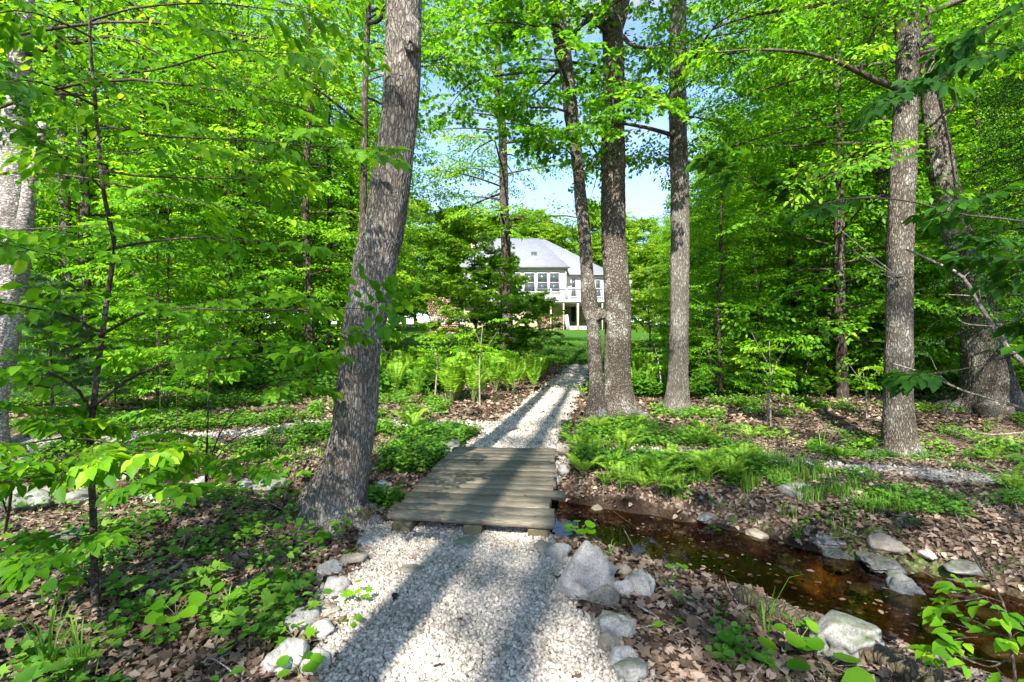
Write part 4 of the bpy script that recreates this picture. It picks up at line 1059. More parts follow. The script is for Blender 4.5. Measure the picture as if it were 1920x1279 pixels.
scatter(LOW, 14, (10.5, 17), (.36, 1.1), 1.0, 'forest_sapling', 'small leafy sapling in the shade of the right woods', 'sapling', 'saplings under the right woods', .8, (.7, 1.1))

# hemlocks at the right
for (px, y_, sc, k, lab) in ((1965, 8.6, .85, 0, 'dark hemlock with drooping boughs at the right edge beside the massive trunk'), (1830, 15.5, .95, 1, 'dark hemlock standing behind the massive trunk at right')):
    x = (px - 960) / FPX * y_
    plant_tree(HEM[k], 'hemlock_tree', x, y_, sc, k * 2.0, lab, 'hemlock', None)
x, y, z = gp(1595, 700)
plant_tree(HEM[0], 'hemlock_tree', x, y, .16, 1.0, 'tiny dark hemlock on the leaf litter left of the rough tree', 'hemlock', None)

# unseen tall trees behind the viewer, most added to cast the dappled light
HIGH.append(kind_tree(391, 18, .2, 3.0, SPR_FAR, 20, 4, 1.05, 9.5, 'leaf_far', wr=.7, r0=.06, bark='bark_maple'))
for k, (x, y, kk) in enumerate(((-1.95, -4.0, 2), (-2.7, -11.5, 3), (.4, -15.0, 0), (-5.8, -19, 1), (5.5, -9.5, 1), (9.5, -7.5, 0), (-10.5, -13, 1), (12.5, -12, 1))):
    plant_tree(HIGH[kk], 'unseen_tall_tree', x, y, 1.0 + .06 * (k % 2), k * 1.7, ('unseen tall straight tree whose trunk shadow falls down the foreground gravel', 'unseen shade tree behind the viewer left of the path', 'unseen shade tree behind the viewer in line with the path', 'farthest unseen shade tree behind the viewer at left', 'unseen shade tree behind the viewer right of the path', 'unseen shade tree behind the viewer nearest at right', 'unseen shade tree behind the viewer at far left', 'unseen shade tree behind the viewer at far right')[k], 'tree', 'tall trees behind the viewer')

# shrubs in front of the house
def maple_shrub(seed, h, spread):
    return kind_tree(seed, h, .035, spread, SPR, 17, 5, .6, .5, 'leaf_far', 'maple', leafscale=1.2, r0=.015, twigs=.004, lean=.06, pitch=(.0, 1.0))
SHR = [maple_shrub(400 + k, 3.2 + .4 * k, 1.2) for k in range(3)]
for (px, y_, sc, k, lab) in ((985, 18.0, .78, 0, 'dense dark leafy bush hiding the left part of the house, beside the slender tree'), (938, 16.4, .92, 1, 'bright leafy bush standing just left of the slender tree'),
                            (862, 15.2, .72, 2, 'low spreading bush with thin pale stems above the fern bed'), (800, 15.8, .5, 0, 'leftmost leafy bush behind the fern bed'), (1012, 16.0, .55, 2, 'low round bush at the edge of the lawn path'), (925, 25, 1.3, 1, 'light leafy bush in front of the left windows of the house'), (1218, 21, .95, 1, 'bush on the lawn behind the gap between straight tree and grey tree'), (1250, 26, 1.5, 0, 'tall bush hiding the right end of the house'),
                            (735, 17.5, .42, 1, 'leafy bush on the lawn edge right of the leaning trunk'), (893, 23, 1.75, 0, 'tall bush on the lawn between the firewood and the house')):
    x = (px - 960) / FPX * y_
    plant_tree(SHR[k], 'leafy_bush', x, y_, sc, px * .1, lab, 'bush', None)

# ------------------------------------------------------------------ feathery pine at the left
def pine_meshes(seed):
    r = np.random.RandomState(seed); w = MB(); P0 = np.array([[0, 0, -.1], [.02, 0, .6], [0, .02, 1.2], [.01, 0, 1.9], [0, 0, 2.5]])
    w.tube(spline(P0, 12), np.linspace(.03, .006, 12), 7)
    P = []; D = []; S = []
    for k in range(34):
        t = (k + r.rand()) / 34; z = .35 + 2.1 * t; a = k * 2.4; L_ = (.95 - .65 * t)
        d = np.array([math.cos(a), math.sin(a), .15]); b = np.array([0, 0, z]); e = b + d * L_
        w.tube(spline([b, (b + e) / 2 + [0, 0, .03], e], 5), np.linspace(.007, .002, 5), 4)
        for j in range(10):
            q = b + (e - b) * (.25 + .75 * j / 9)
            for side in range(3):
                aa = a + (side - 1) * .7; tip = q + np.array([math.cos(aa), math.sin(aa), .1]) * .09 * (side != 1) 
                m = 22
                dd = norm(np.array([math.cos(aa), math.sin(aa), .1]) + r.normal(size=(m, 3)) * .55)
                P.append(np.repeat(tip[None], m, 0)); D.append(dd); S.append(.09 + .05 * r.rand(m))
    P = np.concatenate(P); D = np.concatenate(D); S = np.concatenate(S)
    V, F, k = leaf_geo(P, D, r.normal(size=P.shape), S, 'rhomb', .035, 0, .1)
    return w.mesh('trunk', M['twig'], True), make_mesh('needles', V, F, M['needle'], {'v': np.repeat(r.rand(len(P)), k)})
PINE = pine_meshes(9)
for (px, py, sc, lab) in ((95, 800, .95, 'young feathery pine between the pale trunk and the dark trunk at left'), (215, 760, .5, 'smaller feathery pine right of the larger one at left')):
    x, y, z = gp(px, py); r = empty('pine_sapling', (x, y, z), 1.0, sc); tag(r, lab, 'pine')
    link('trunk', PINE[0], r); link('needles', PINE[1], r)

# ------------------------------------------------------------------ ferns
def fern_meshes(seed, nf, up, ln):
    r = np.random.RandomState(seed); P = []; D = []; Nn_ = []; S = []; w = MB()
    for k in range(nf):
        a = k * 2 * PI / nf + r.normal() * .2; L_ = ln * (.75 + .4 * r.rand()); lean = up + r.normal() * .12
        h = np.array([math.cos(a), math.sin(a), 0])
        c = [np.zeros(3), h * L_ * (1 - lean) * .35 + np.array([0, 0, L_ * .42 * (.5 + lean)]), h * L_ * (1 - lean) * .8 + np.array([0, 0, L_ * .72 * (.4 + lean)]), h * L_ * (1 - lean) * 1.25 + np.array([0, 0, L_ * .82 * (.3 + lean)])]
        Q = spline(c, 26); w.tube(Q, np.linspace(.004, .0015, 26) * (ln / .7), 4)
        T_ = norm(np.gradient(Q, axis=0)); side = norm(np.cross(T_, np.array([0, 0, 1.0]) + h * .3))
        for j in range(6, 26):
            t = (j - 5) / 21; wd = L_ * .17 * math.sin(PI * min(1, t * .85 + .22)) * (1.15 - t * .5)
            for s_ in (-1, 1):
                P.append(Q[j]); D.append(norm(side[j] * s_ + T_[j] * .35 + np.array([0, 0, -.12]))); Nn_.append(np.cross(side[j], T_[j]) + r.normal(size=3) * .15); S.append(wd)
    P = np.array(P); D = np.array(D); Nn_ = np.array(Nn_); S = np.array(S)
    V, F, k = leaf_geo(P, D, Nn_, S, 'rhomb', .30, .02, .08)
    return w.mesh('stem', M['stem'], True), make_mesh('frond', V, F, M['fern'], {'v': np.repeat(np.clip(.5 + r.normal(size=len(P)) * .2, 0, 1), k)})
FERN_UP = [fern_meshes(500 + k, 8, .72, .75) for k in range(3)]
FERN_LOW = [fern_meshes(510 + k, 9, .40, .55) for k in range(3)]
def put_fern(kind, x, y, sc, rz, lab, grp=None):
    r = empty('fern', (x, y, float(H(x, y))), rz, sc); tag(r, lab, 'fern', grp)
    link('stem', kind[0], r); link('frond', kind[1], r)
rng = np.random.RandomState(77)
cnt = 0
while cnt < 80:
    px = rng.uniform(690, 1058); py = rng.uniform(700, 762)
    lim = np.interp(px, [690, 800, 900, 1000, 1058], [735, 762, 760, 735, 706])
    if py > lim: continue
    x, y, z = gp(px, py)
    if gravel_amount(np.array([x]), np.array([y]))[0] > .05: continue
    put_fern(FERN_UP[cnt % 3], x, y, .8 + .4 * rng.rand(), rng.rand() * 6, 'bright upright fern in the sunlit bed left of the gravel path', 'ferns of the bed left of the path'); cnt += 1
for k in range(26):
    px = rng.uniform(1180, 1250) if k < 14 else rng.uniform(1300, 1560); py = rng.uniform(690, 745)
    x, y, z = gp(px, py)
    put_fern(FERN_UP[k % 3], x, y, .7 + .35 * rng.rand(), rng.rand() * 6, 'shaded upright fern among the stems right of the joined trunks', 'ferns right of the joined trunks')
for k in range(46):
    px = rng.uniform(1080, 1420); py = rng.uniform(800, 930)
    x, y, z = gp(px, py)
    if z < -.12 or gravel_amount(np.array([x]), np.array([y]))[0] > .1: continue
    put_fern(FERN_LOW[k % 3], x, y, .45 + .4 * rng.rand(), rng.rand() * 6, 'low spreading fern on the bank right of the bridge', 'ferns on the bank right of the bridge')
for (px, py, sc, lab) in ((772, 812, 1.0, 'bushy green fern between the leaning trunk and the far end of the bridge'), (1905, 935, .9, 'bright fern at the right edge above the stream'), (1862, 870, .6, 'small fern just left of the right edge fern, under the massive trunk'),
                          (1540, 745, .8, 'fern in the shade left of the rough tree'), (1092, 745, .8, 'dark fern at the left foot of the joined trunks'), (1575, 860, .45, 'small fern among dead leaves left of the rough tree base'),
                          (1505, 780, .6, 'fern between thin stems in the right clearing')):
    x, y, z = gp(px, py); put_fern(FERN_LOW[int(px) % 3], x, y, sc, px, lab)

# ------------------------------------------------------------------ stones
def stone(name, label, px, py, wpx, hfac, mat, seed, cat='rock', group=None, sink=.3, yfac=.8, d=None, rz=None):
    x, y, z = gp(px, py)
    r = wpx / FPX * y / 2 * (1.4 if px < 680 and py > 1050 else 1.15)
    V, F = blob(4 if wpx > 60 else 3, seed, .22)
    V = V * np.array([1.05, yfac, hfac])
    o = link(name, make_mesh(name, V * r, [F], M[mat], smooth=True), None, (x, y + r * .5, z + r * hfac * (1 - sink) - r * hfac * .25))
    o.rotation_euler = (0, 0, seed * 1.3 if rz is None else rz)
    tag(o, label, cat, group); return o
stone('boulder', 'large pale granite boulder at the near right corner of the bridge', 1112, 1122, 100, 1.0, 'rock', 3, sink=.25)
stone('boulder', 'mossy flat boulder between the stream and the log at the bottom right', 1608, 1236, 120, .55, 'rock_moss', 5)
stone('boulder', 'green grey block of stone standing in the stream shallows at right', 1706, 1142, 62, .95, 'rock_moss', 6, sink=.2)
stone('boulder', 'dark mossy rock half sunk at the right edge of the gravel', 1150, 1200, 72, .6, 'rock_moss', 7)
rocks = [
 (1048, 1050, 42, .8, 'rock', 'round pale stone between the bridge corner and the large boulder'), (1132, 1136, 52, .75, 'rock_tan', 'tan stone in front of the large boulder'),
 (1170, 1122, 34, 1.0, 'rock', 'upright grey stone right of the large boulder'), (1205, 1118, 62, .7, 'rock', 'smooth stone beside the pink leaf litter by the stream'),
 (1170, 1080, 26, .8, 'rock_tan', 'small stone behind the large boulder at the water edge'), (1140, 1225, 44, .7, 'rock_tan', 'stone beside the mossy rock on the right gravel edge'),
 (1172, 1258, 46, .8, 'rock', 'rounded stone on the right gravel edge near the bottom'), (1185, 1285, 60, .6, 'rock_moss', 'last stone of the right gravel edge at the bottom'),
 (626, 1118, 38, .8, 'rock', 'whitish round stone on the left gravel edge'), (600, 1160, 44, .5, 'rock_tan', 'flat tan stone below the whitish one on the left gravel edge'), (560, 1185, 46, .6, 'rock', 'pale stone outermost on the left gravel edge'),
 (600, 1200, 42, .5, 'rock', 'flat grey stone of the left gravel edge'), (528, 1262, 66, .6, 'rock', 'big pale stone at the bottom left corner of the gravel'), (585, 1258, 46, .6, 'rock', 'grey stone next to the big pale one at the bottom of the gravel'),
 (655, 1062, 34, .6, 'rock_tan', 'tan stone where the gravel meets the bridge at left'), (615, 1078, 40, .4, 'rock', 'low flat stone under the leaning trunk beside the gravel'), (775, 1080, 44, .35, 'rock_tan', 'brown stone sunk in the middle of the gravel'),
 (872, 1030, 50, .35, 'rock_moss', 'dark flat stone in the gravel before the middle beam'), (1022, 1040, 44, .4, 'rock_tan', 'dark stone in the gravel before the right beam'), (690, 1024, 34, .5, 'rock', 'pale stone near the left beam of the bridge'),
 (1062, 860, 36, .8, 'rock_tan', 'brown stone at the far right corner of the bridge'), (1058, 892, 24, .8, 'rock', 'white stone right of the bridge among leaves'), (840, 850, 50, .5, 'rock_moss', 'mossy stone at the far left corner of the bridge'),
 (1670, 1040, 56, .6, 'rock_tan', 'brown stone on the right bank above the shallows'), (1582, 1065, 62, .5, 'rock_wet', 'dark wet stone at the far edge of the pool'), (1665, 1078, 64, .4, 'rock_wet', 'flat wet grey stone beside the green grey block'),
 (1560, 1030, 44, .5, 'rock_wet', 'small dark stone at the top of the muddy bank'), (1745, 1048, 34, .4, 'rock', 'little pale stone among seedlings on the right bank'), (1500, 930, 50, .5, 'rock_moss', 'yellow mossy hump on the bank right of the pool'),
 (1612, 895, 44, .5, 'rock', 'pale stone on the trail in front of the rough tree'), (1460, 880, 34, .5, 'rock', 'white stone on the trail right of the ferns'), (1830, 1080, 60, .35, 'rock_wet', 'flat pinkish stone on the wet right bank'),
 (85, 950, 46, .9, 'rock_tan', 'brown boulder on the far stream bank at left'), (35, 958, 70, .6, 'rock_moss', 'long mossy rock at the left edge of the stream'), (135, 948, 50, .6, 'rock_moss', 'low mossy rock right of the brown one at left'),
 (285, 935, 60, .45, 'rock', 'pale flat stone on the far stream bank by the shoot'), (225, 915, 70, .4, 'rock_tan', 'tan slab on the far stream bank at left'), (455, 925, 34, .8, 'rock', 'pale upright stone left of the leaning trunk'), (500, 925, 60, .6, 'rock_moss', 'mossy stone at the left side of the leaning trunk'),
 (365, 915, 30, .6, 'rock', 'small pale stone behind the leafy shoot'), (855, 808, 44, .3, 'rock_wet', 'flat bluish slab where the trail meets the path'), (105, 1015, 60, .3, 'rock_moss', 'flat mossy slab in the dark undergrowth at left'),
 (1480, 1060, 34, .5, 'rock_wet', 'small wet stone in the shallows left of the dark one'), (1625, 1115, 40, .45, 'rock_wet', 'wet stone between the flat grey stone and the pool'), (1790, 1120, 46, .4, 'rock_wet', 'low wet stone right of the green grey block'), (1860, 1165, 52, .4, 'rock_tan', 'tan stone on the wet bank near the right edge'),
 (1760, 1185, 40, .35, 'rock_wet', 'flat stone awash below the green grey block'), (1420, 1010, 36, .5, 'rock_tan', 'brown stone under the bank grass'), (1330, 980, 34, .5, 'rock_wet', 'dark stone at the foot of the far bank'), (1120, 965, 30, .6, 'rock_tan', 'small stone on the far bank close to the bridge'), (1900, 1240, 60, .4, 'rock_wet', 'flat stone in the stream at the bottom right corner'),
 (730, 940, 44, .5, 'rock_tan', 'pinkish stone left of the bridge planks'), (715, 915, 30, .5, 'rock', 'stone above the pinkish one left of the bridge')]
for k, (px, py, w_, hf, mt, lab) in enumerate(rocks):
    stone('stone', lab, px, py, w_, hf, mt, 20 + k, 'stone')

PEB = [blob(1, 900 + k, .2) for k in range(3)]
# crushed stones of the path
def gravel_stones(name, label, n, region, size, seed, layers):
    r = np.random.RandomState(seed)
    X, Y = region(r, n); g = gravel_amount(X, Y) * .999; keep = (g > .45 + .45 * r.rand(len(X)))
    X, Y = X[keep], Y[keep]; Z = H(X, Y) + .002 + layers * r.rand(len(X)) ** 2
    s = size * (.5 + .9 * r.rand(len(X)) ** 1.5)
    m = len(X)
    c = np.array([[-1, -1, -1], [1, -1, -1], [1, 1, -1], [-1, 1, -1], [-1, -1, 1], [1, -1, 1], [1, 1, 1], [-1, 1, 1]], float) * .5
    V = c[None] * (1 + r.normal(size=(m, 8, 1)) * .12) + r.normal(size=(m, 8, 3)) * .13
    V = V * (np.array([1.15, .85, .62])[None, None]) * s[:, None, None]
    q = norm(r.normal(size=(m, 4))); w_, x_, y_, z_ = q.T
    Rm = np.stack([1 - 2 * (y_ ** 2 + z_ ** 2), 2 * (x_ * y_ - w_ * z_), 2 * (x_ * z_ + w_ * y_), 2 * (x_ * y_ + w_ * z_), 1 - 2 * (x_ ** 2 + z_ ** 2), 2 * (y_ * z_ - w_ * x_), 2 * (x_ * z_ - w_ * y_), 2 * (y_ * z_ + w_ * x_), 1 - 2 * (x_ ** 2 + y_ ** 2)], -1).reshape(m, 3, 3)
    V = np.einsum('mij,mkj->mki', Rm, V) + np.stack([X, Y, Z], -1)[:, None]
    b = np.arange(m)[:, None] * 8
    F = np.concatenate([b + f for f in ([0, 3, 2, 1], [4, 5, 6, 7], [0, 1, 5, 4], [1, 2, 6, 5], [2, 3, 7, 6], [3, 0, 4, 7])])
    tris = np.concatenate([F[:, [0, 1, 2]], F[:, [0, 2, 3]]])
    o = link(name, make_mesh(name, V.reshape(-1, 3), [tris], M['gravel'], {'v': np.repeat(np.clip(r.beta(2, 1.6, m) + .22 * wave(X, Y, .55, 71) - .25 * sstep(.80, .55, gravel_amount(X, Y)), 0, 1), 8)}))
    tag(o, label, 'gravel', kind='stuff')
gravel_stones('gravel', 'pale crushed stone covering the near end of the path', 84000, lambda r, n: (r.uniform(-1.3, .8, n), 1.6 + 2.6 * r.rand(n)), .0175, 1, .018)
gravel_stones('gravel', 'pale crushed stone on the path beyond the bridge', 60000, lambda r, n: (r.uniform(-1.0, 2.9, n), 6.2 + 12.4 * r.rand(n) ** 1.2), .032, 2, .02)
gravel_stones('gravel', 'scattered pale gravel on the faint side trails', 26000, lambda r, n: (r.uniform(-7, 6, n), r.uniform(5, 9.2, n)), .03, 3, .01)

# ------------------------------------------------------------------ leaf litter, ground cover, grass
def litter(n, region, size, seed, name, label, mat='litter', kind='oval', cat='leaf litter', cond=None, zoff=.012, tilt=.45, wr=.75, vmean=None):
    r = np.random.RandomState(seed); X, Y = region(r, n)
    sd, w = seg_dist(X, Y, STREAM)
    keep = (gravel_amount(X, Y) < .35 + .35 * r.rand(len(X)) ** 2 + .6 * (r.rand(len(X)) < .035)) & (H(X, Y) > WATER_Z + .02) & (lawn_amount(X, Y) < .3)
    keep &= (sd - w > np.where(X < 2.2, .26, .50) - .6 * r.rand(len(X)) ** 2) | (X < .6)
    if cond is not None: keep &= cond(X, Y, r)
    X, Y = X[keep], Y[keep]; m = len(X); Z = H(X, Y) + zoff * r.rand(m) + .006
    a = r.rand(m) * 2 * PI; D = np.stack([np.cos(a), np.sin(a), r.normal(size=m) * .3], -1)
    Nr = np.stack([r.normal(size=m) * tilt, r.normal(size=m) * tilt, np.ones(m)], -1)
    S = size * (.55 + .8 * r.rand(m))
    V, F, k = leaf_geo(np.stack([X, Y, Z], -1), norm(D), Nr, S, kind, wr, .18, .28)
    v = r.beta(2, 2, m) if vmean is None else np.clip(vmean + r.normal(size=m) * .2, 0, 1)
    o = link(name, make_mesh(name, V, F, M[mat], {'v': np.repeat(v, k)})); tag(o, label, cat, kind='stuff')
litter(70000, lambda r, n: (r.uniform(-7, 6.5, n), 1.3 + 7.7 * r.rand(n)), .046, 41, 'leaf_litter', 'brown dead leaves covering the ground near the bridge')
litter(17000, lambda r, n: (r.uniform(-3.5, 3.5, n), 1.2 + 3.3 * r.rand(n)), .058, 42, 'leaf_litter', 'lobed brown dead leaves lying in the foreground', kind='maple', tilt=.5)
litter(42000, lambda r, n: ((lambda y: (r.uniform(-1.15, 1.15, n) * y, y))(8.5 + 15 * r.rand(n) ** 1.1)), .11, 43, 'leaf_litter', 'brown dead leaves on the floor of the far woods', kind='rhomb')

def herb_cover(n, region, seed, name, label, hgt, size, kind, dens, mat='cover', nl=(3, 6), per=None, wr=.85, grp_scale=1.3, thr=.1):
    """small herbs: a stem with a few leaves each"""
    r = np.random.RandomState(seed); X, Y = region(r, n)
    keep = (gravel_amount(X, Y) < .25) & (H(X, Y) > -.10) & (lawn_amount(X, Y) < .5)
    c = wave(X, Y, grp_scale, seed) + .5 * wave(X, Y, grp_scale * .35, seed + 1)
    keep &= (c + r.normal(size=len(X)) * .25 > thr) & dens(X, Y, r)
    X, Y = X[keep], Y[keep]; m = len(X); Z = H(X, Y)
    P = []; D = []; Nn_ = []; S = []; C = []; w_ = []
    hh = hgt * (.4 + .9 * r.rand(m)); base = r.normal(size=m) * .12
    lean = r.normal(size=(m, 2)) * .25
    for j in range(nl[1]):
        act = (j < nl[0]) | (r.rand(m) < .5)
        a = j * 2.4 + r.rand(m) * .8; t = 1 - .16 * j * (r.rand(m) * .5 + .5)
        top = np.stack([X + lean[:, 0] * hh * t, Y + lean[:, 1] * hh * t, Z + hh * np.clip(t, .25, 1)], -1)
        d = np.stack([np.cos(a), np.sin(a), .15 + r.normal(size=m) * .25], -1)
        P.append((top + d * size * .35)[act]); D.append(norm(d)[act]); Nn_.append(np.stack([r.normal(size=m) * .3, r.normal(size=m) * .3 - .25, np.ones(m)], -1)[act]); S.append((size * (.6 + .7 * r.rand(m)))[act])
        C.append(np.clip(.45 + base + r.normal(size=m) * .16, 0, 1)[act])
    P = np.concatenate(P); D = np.concatenate(D); Nn_ = np.concatenate(Nn_); S = np.concatenate(S); C = np.concatenate(C)
    V, F, k = leaf_geo(P, D, Nn_, S, kind, wr, .12, .2)
    # stems: thin blades
    b = np.stack([X, Y, Z - .005], -1); t_ = b + np.stack([lean[:, 0] * hh, lean[:, 1] * hh, hh + .005], -1); sw = np.array([.0016, 0, 0]) * (1 + size * 10)
    SV = np.stack([b - sw, b + sw, t_], 1).reshape(-1, 3); SF = np.arange(m * 3).reshape(-1, 3) + len(V)
    o = link(name, make_mesh(name, np.concatenate([V, SV]), F + [SF], M[mat], {'v': np.concatenate([np.repeat(C, k), np.full(m * 3, .5)])}))
    tag(o, label, 'ground cover', kind='stuff')
fan = lambda y0, y1, r0=-1.12, r1=1.12, p=1.0: (lambda r, n: (lambda y: (r.uniform(r0, r1, n) * y, y))(y0 + (y1 - y0) * r.rand(n) ** p))
any_ = lambda X, Y, r: np.ones(len(X), bool)
herb_cover(1300, lambda r, n: (r.uniform(-4.2, -1.08, n), r.uniform(1.5, 5.2, n)), 61, 'ground_cover', 'round leaved green herbs among the dead leaves at left', .09, .040, 'round', any_, thr=.35)
herb_cover(1700, lambda r, n: (r.uniform(-4.4, -1.08, n), r.uniform(1.5, 5.4, n)), 161, 'ground_cover', 'small pointed seedlings scattered over the dead leaves at left', .12, .055, 'oval', any_, thr=.5, nl=(2, 5), wr=.6, grp_scale=.8)
herb_cover(900, lambda r, n: (r.uniform(-4.4, -1.08, n), r.uniform(1.5, 5.4, n)), 162, 'ground_cover', 'lobed maple seedlings scattered among the dead leaves at left', .13, .07, 'maple', any_, thr=.5, nl=(2, 4), grp_scale=1.0)
herb_cover(2600, lambda r, n: (r.uniform(.9, 4.5, n), r.uniform(1.4, 3.0, n)), 62, 'ground_cover', 'round leaved green herbs in the bottom right corner', .08, .03, 'round', any_, thr=.9)
herb_cover(9000, lambda r, n: (r.uniform(1.6, 7, n), r.uniform(3.8, 7.5, n)), 63, 'ground_cover', 'light green seedlings covering the right bank', .09, .045, 'oval', any_, thr=.6, wr=.7)
herb_cover(6000, lambda r, n: (r.uniform(-1.6, -.3, n), r.uniform(4.6, 8.2, n)), 64, 'ground_cover', 'dense green herbs between the leaning trunk and the bridge', .14, .05, 'maple', any_, thr=-.3)
herb_cover(7000, lambda r, n: (r.uniform(.5, 2.8, n), r.uniform(4.9, 8.2, n)), 65, 'ground_cover', 'dense green herbs on the bank right of the bridge', .15, .05, 'maple', any_, thr=.45)
herb_cover(26000, fan(5.5, 12, -1.12, -.12), 66, 'ground_cover', 'green herbs on the floor of the left woods', .13, .06, 'rhomb', any_, thr=.2, grp_scale=2.2)
herb_cover(15000, fan(7, 13, .18, 1.12), 67, 'ground_cover', 'green herbs on the floor of the right woods', .14, .06, 'rhomb', any_, thr=.7, grp_scale=2.2)
herb_cover(36000, fan(11.5, 30, -1.1, 1.1, 1.2), 68, 'ground_cover', 'green undergrowth below the far trees', .35, .13, 'rhomb', lambda X, Y, r: (X / Y < -.12) | (X / Y > .16), thr=-.3, grp_scale=4.0)

def blades(n, region, seed, name, label, hgt, wid, mat='grass', thr=.3, gs=1.0, cond=None, obj=None):
    r = np.random.RandomState(seed); X, Y = region(r, n)
    c = wave(X, Y, gs, seed); keep = (c > thr) & (H(X, Y) > -.12)
    if cond is not None: keep &= cond(X, Y, r)
    X, Y = X[keep], Y[keep]; m = len(X); Z = H(X, Y); a = r.rand(m) * 2 * PI; h = hgt * (.4 + r.rand(m)); l = r.rand(m) * .8
    d = np.stack([np.cos(a), np.sin(a), 0 * a], -1); s = np.stack([-np.sin(a), np.cos(a), 0 * a], -1) * wid
    b = np.stack([X, Y, Z - .005], -1); up = np.array([0, 0, 1.0])
    m1 = b + d * (l * h * .3)[:, None] + up * (h * .6)[:, None]; t = b + d * (l * h)[:, None] + up * (h * (1 - .35 * l))[:, None]
    V = np.stack([b - s, b + s, m1 + s * .8, m1 - s * .8, t], 1).reshape(-1, 3); i = np.arange(m)[:, None] * 5
    o = link(name, make_mesh(name, V, [i + [0, 1, 2, 3], i + [3, 2, 4]], M[mat], {'v': np.repeat(r.beta(2, 2, m), 5)})); tag(o, label, 'grass', kind='stuff')
blades(90000, lambda r, n: ((lambda y: (r.uniform(-.36, .36, n) * y, y))(17.5 + 18 * r.rand(n) ** 1.5)), 81, 'lawn_grass', 'mown green grass of the lawn before the house', .07, .010, mat='lawn', thr=-9, cond=lambda X, Y, r: (lawn_amount(X, Y) > .4))
blades(16000, lambda r, n: (r.uniform(1.0, 3.4, n), r.uniform(4.3, 6.4, n)), 82, 'bank_grass', 'dark grass tufts along the far bank of the pool', .16, .003, thr=.15, gs=.5)
blades(9000, lambda r, n: (r.uniform(-4, -1.0, n), r.uniform(5.5, 9, n)), 83, 'trail_grass', 'thin grass along the left trail', .12, .003, thr=.35, gs=.8, cond=lambda X, Y, r: gravel_amount(X, Y) < .4)

# single grass tufts and seedlings standing out in the foreground
def tuft(px, py, n, h, lab, seed):
    x, y, z = gp(px, py); r = np.random.RandomState(seed); w = MB()
    for k in range(n):
        a = r.rand() * 6.28; l = .15 + .5 * r.rand(); hh = h * (.5 + .6 * r.rand()); d = np.array([math.cos(a), math.sin(a), 0]); s = np.array([-d[1], d[0], 0]) * .0035
        b = d * .02 * r.rand() - [0, 0, .01]; m1 = b + d * l * hh * .25 + [0, 0, hh * .55]; m2 = b + d * l * hh * .6 + [0, 0, hh * .85]; t = b + d * l * hh * 1.1 + [0, 0, hh * .92]
        w.add([b - s, b + s, m1 + s, m1 - s, m2 + s * .7, m2 - s * .7, t], [[[0, 1, 2, 3], [3, 2, 4, 5]], [[5, 4, 6]]], .4 + .5 * r.rand())
    tag(w.build('grass_tuft', M['grass'], loc=(x, y, z)), lab, 'grass tuft')
tuft(90, 1262, 26, .35, 'bright grass tuft at the bottom left corner', 1); tuft(150, 1270, 18, .30, 'second grass tuft in the bottom left corner', 2); tuft(425, 1165, 10, .24, 'thin yellow green grass tuft among herbs left of the gravel', 3)
tuft(1435, 1195, 8, .34, 'lone bent grass tuft beside the log at bottom right', 4); tuft(1190, 905, 16, .25, 'yellow green grass tuft on the bank right of the bridge', 5); tuft(1495, 1015, 26, .16, 'pale grass tuft hanging over the muddy bank', 6)
tuft(1141, 1045, 6, .14, 'short grass sprig behind the large boulder', 7); tuft(1540, 850, 18, .3, 'grass tuft at the foot of the thin stems at right', 8)

def seedling(px, py, n, size, h, lab, seed, kind='round', grp=None):
    x, y, z = gp(px, py); r = np.random.RandomState(seed); w = MB(); P = []; D = []; N_ = []
    for k in range(n):
        a = k * 2.4 + r.rand(); t = (.55 + .45 * r.rand()); d = np.array([math.cos(a), math.sin(a), .25]); top = np.array([0, 0, h * t]) + d * size * .7
        w.tube(spline([[0, 0, -.02], [0, 0, h * t * .6], top], 6), .0016, 4); P.append(top); D.append(d + [0, 0, -.35]); N_.append([r.normal() * .25, -.35 + r.normal() * .25, 1])
    S = size * (.75 + .5 * r.rand(n)); V, F, k = leaf_geo(np.array(P), norm(np.array(D)), np.array(N_), S, kind, .95 if kind == 'round' else .6, .08, .12)
    root = empty('seedling', (x, y, z)); tag(root, lab, 'seedling', grp)
    w.build('stem', M['stem'], root); link('leaf', make_mesh('leaf', V, F, M['leaf_near'], {'v': np.repeat(np.clip(.5 + r.normal(size=n) * .15, 0, 1), k)}), root)
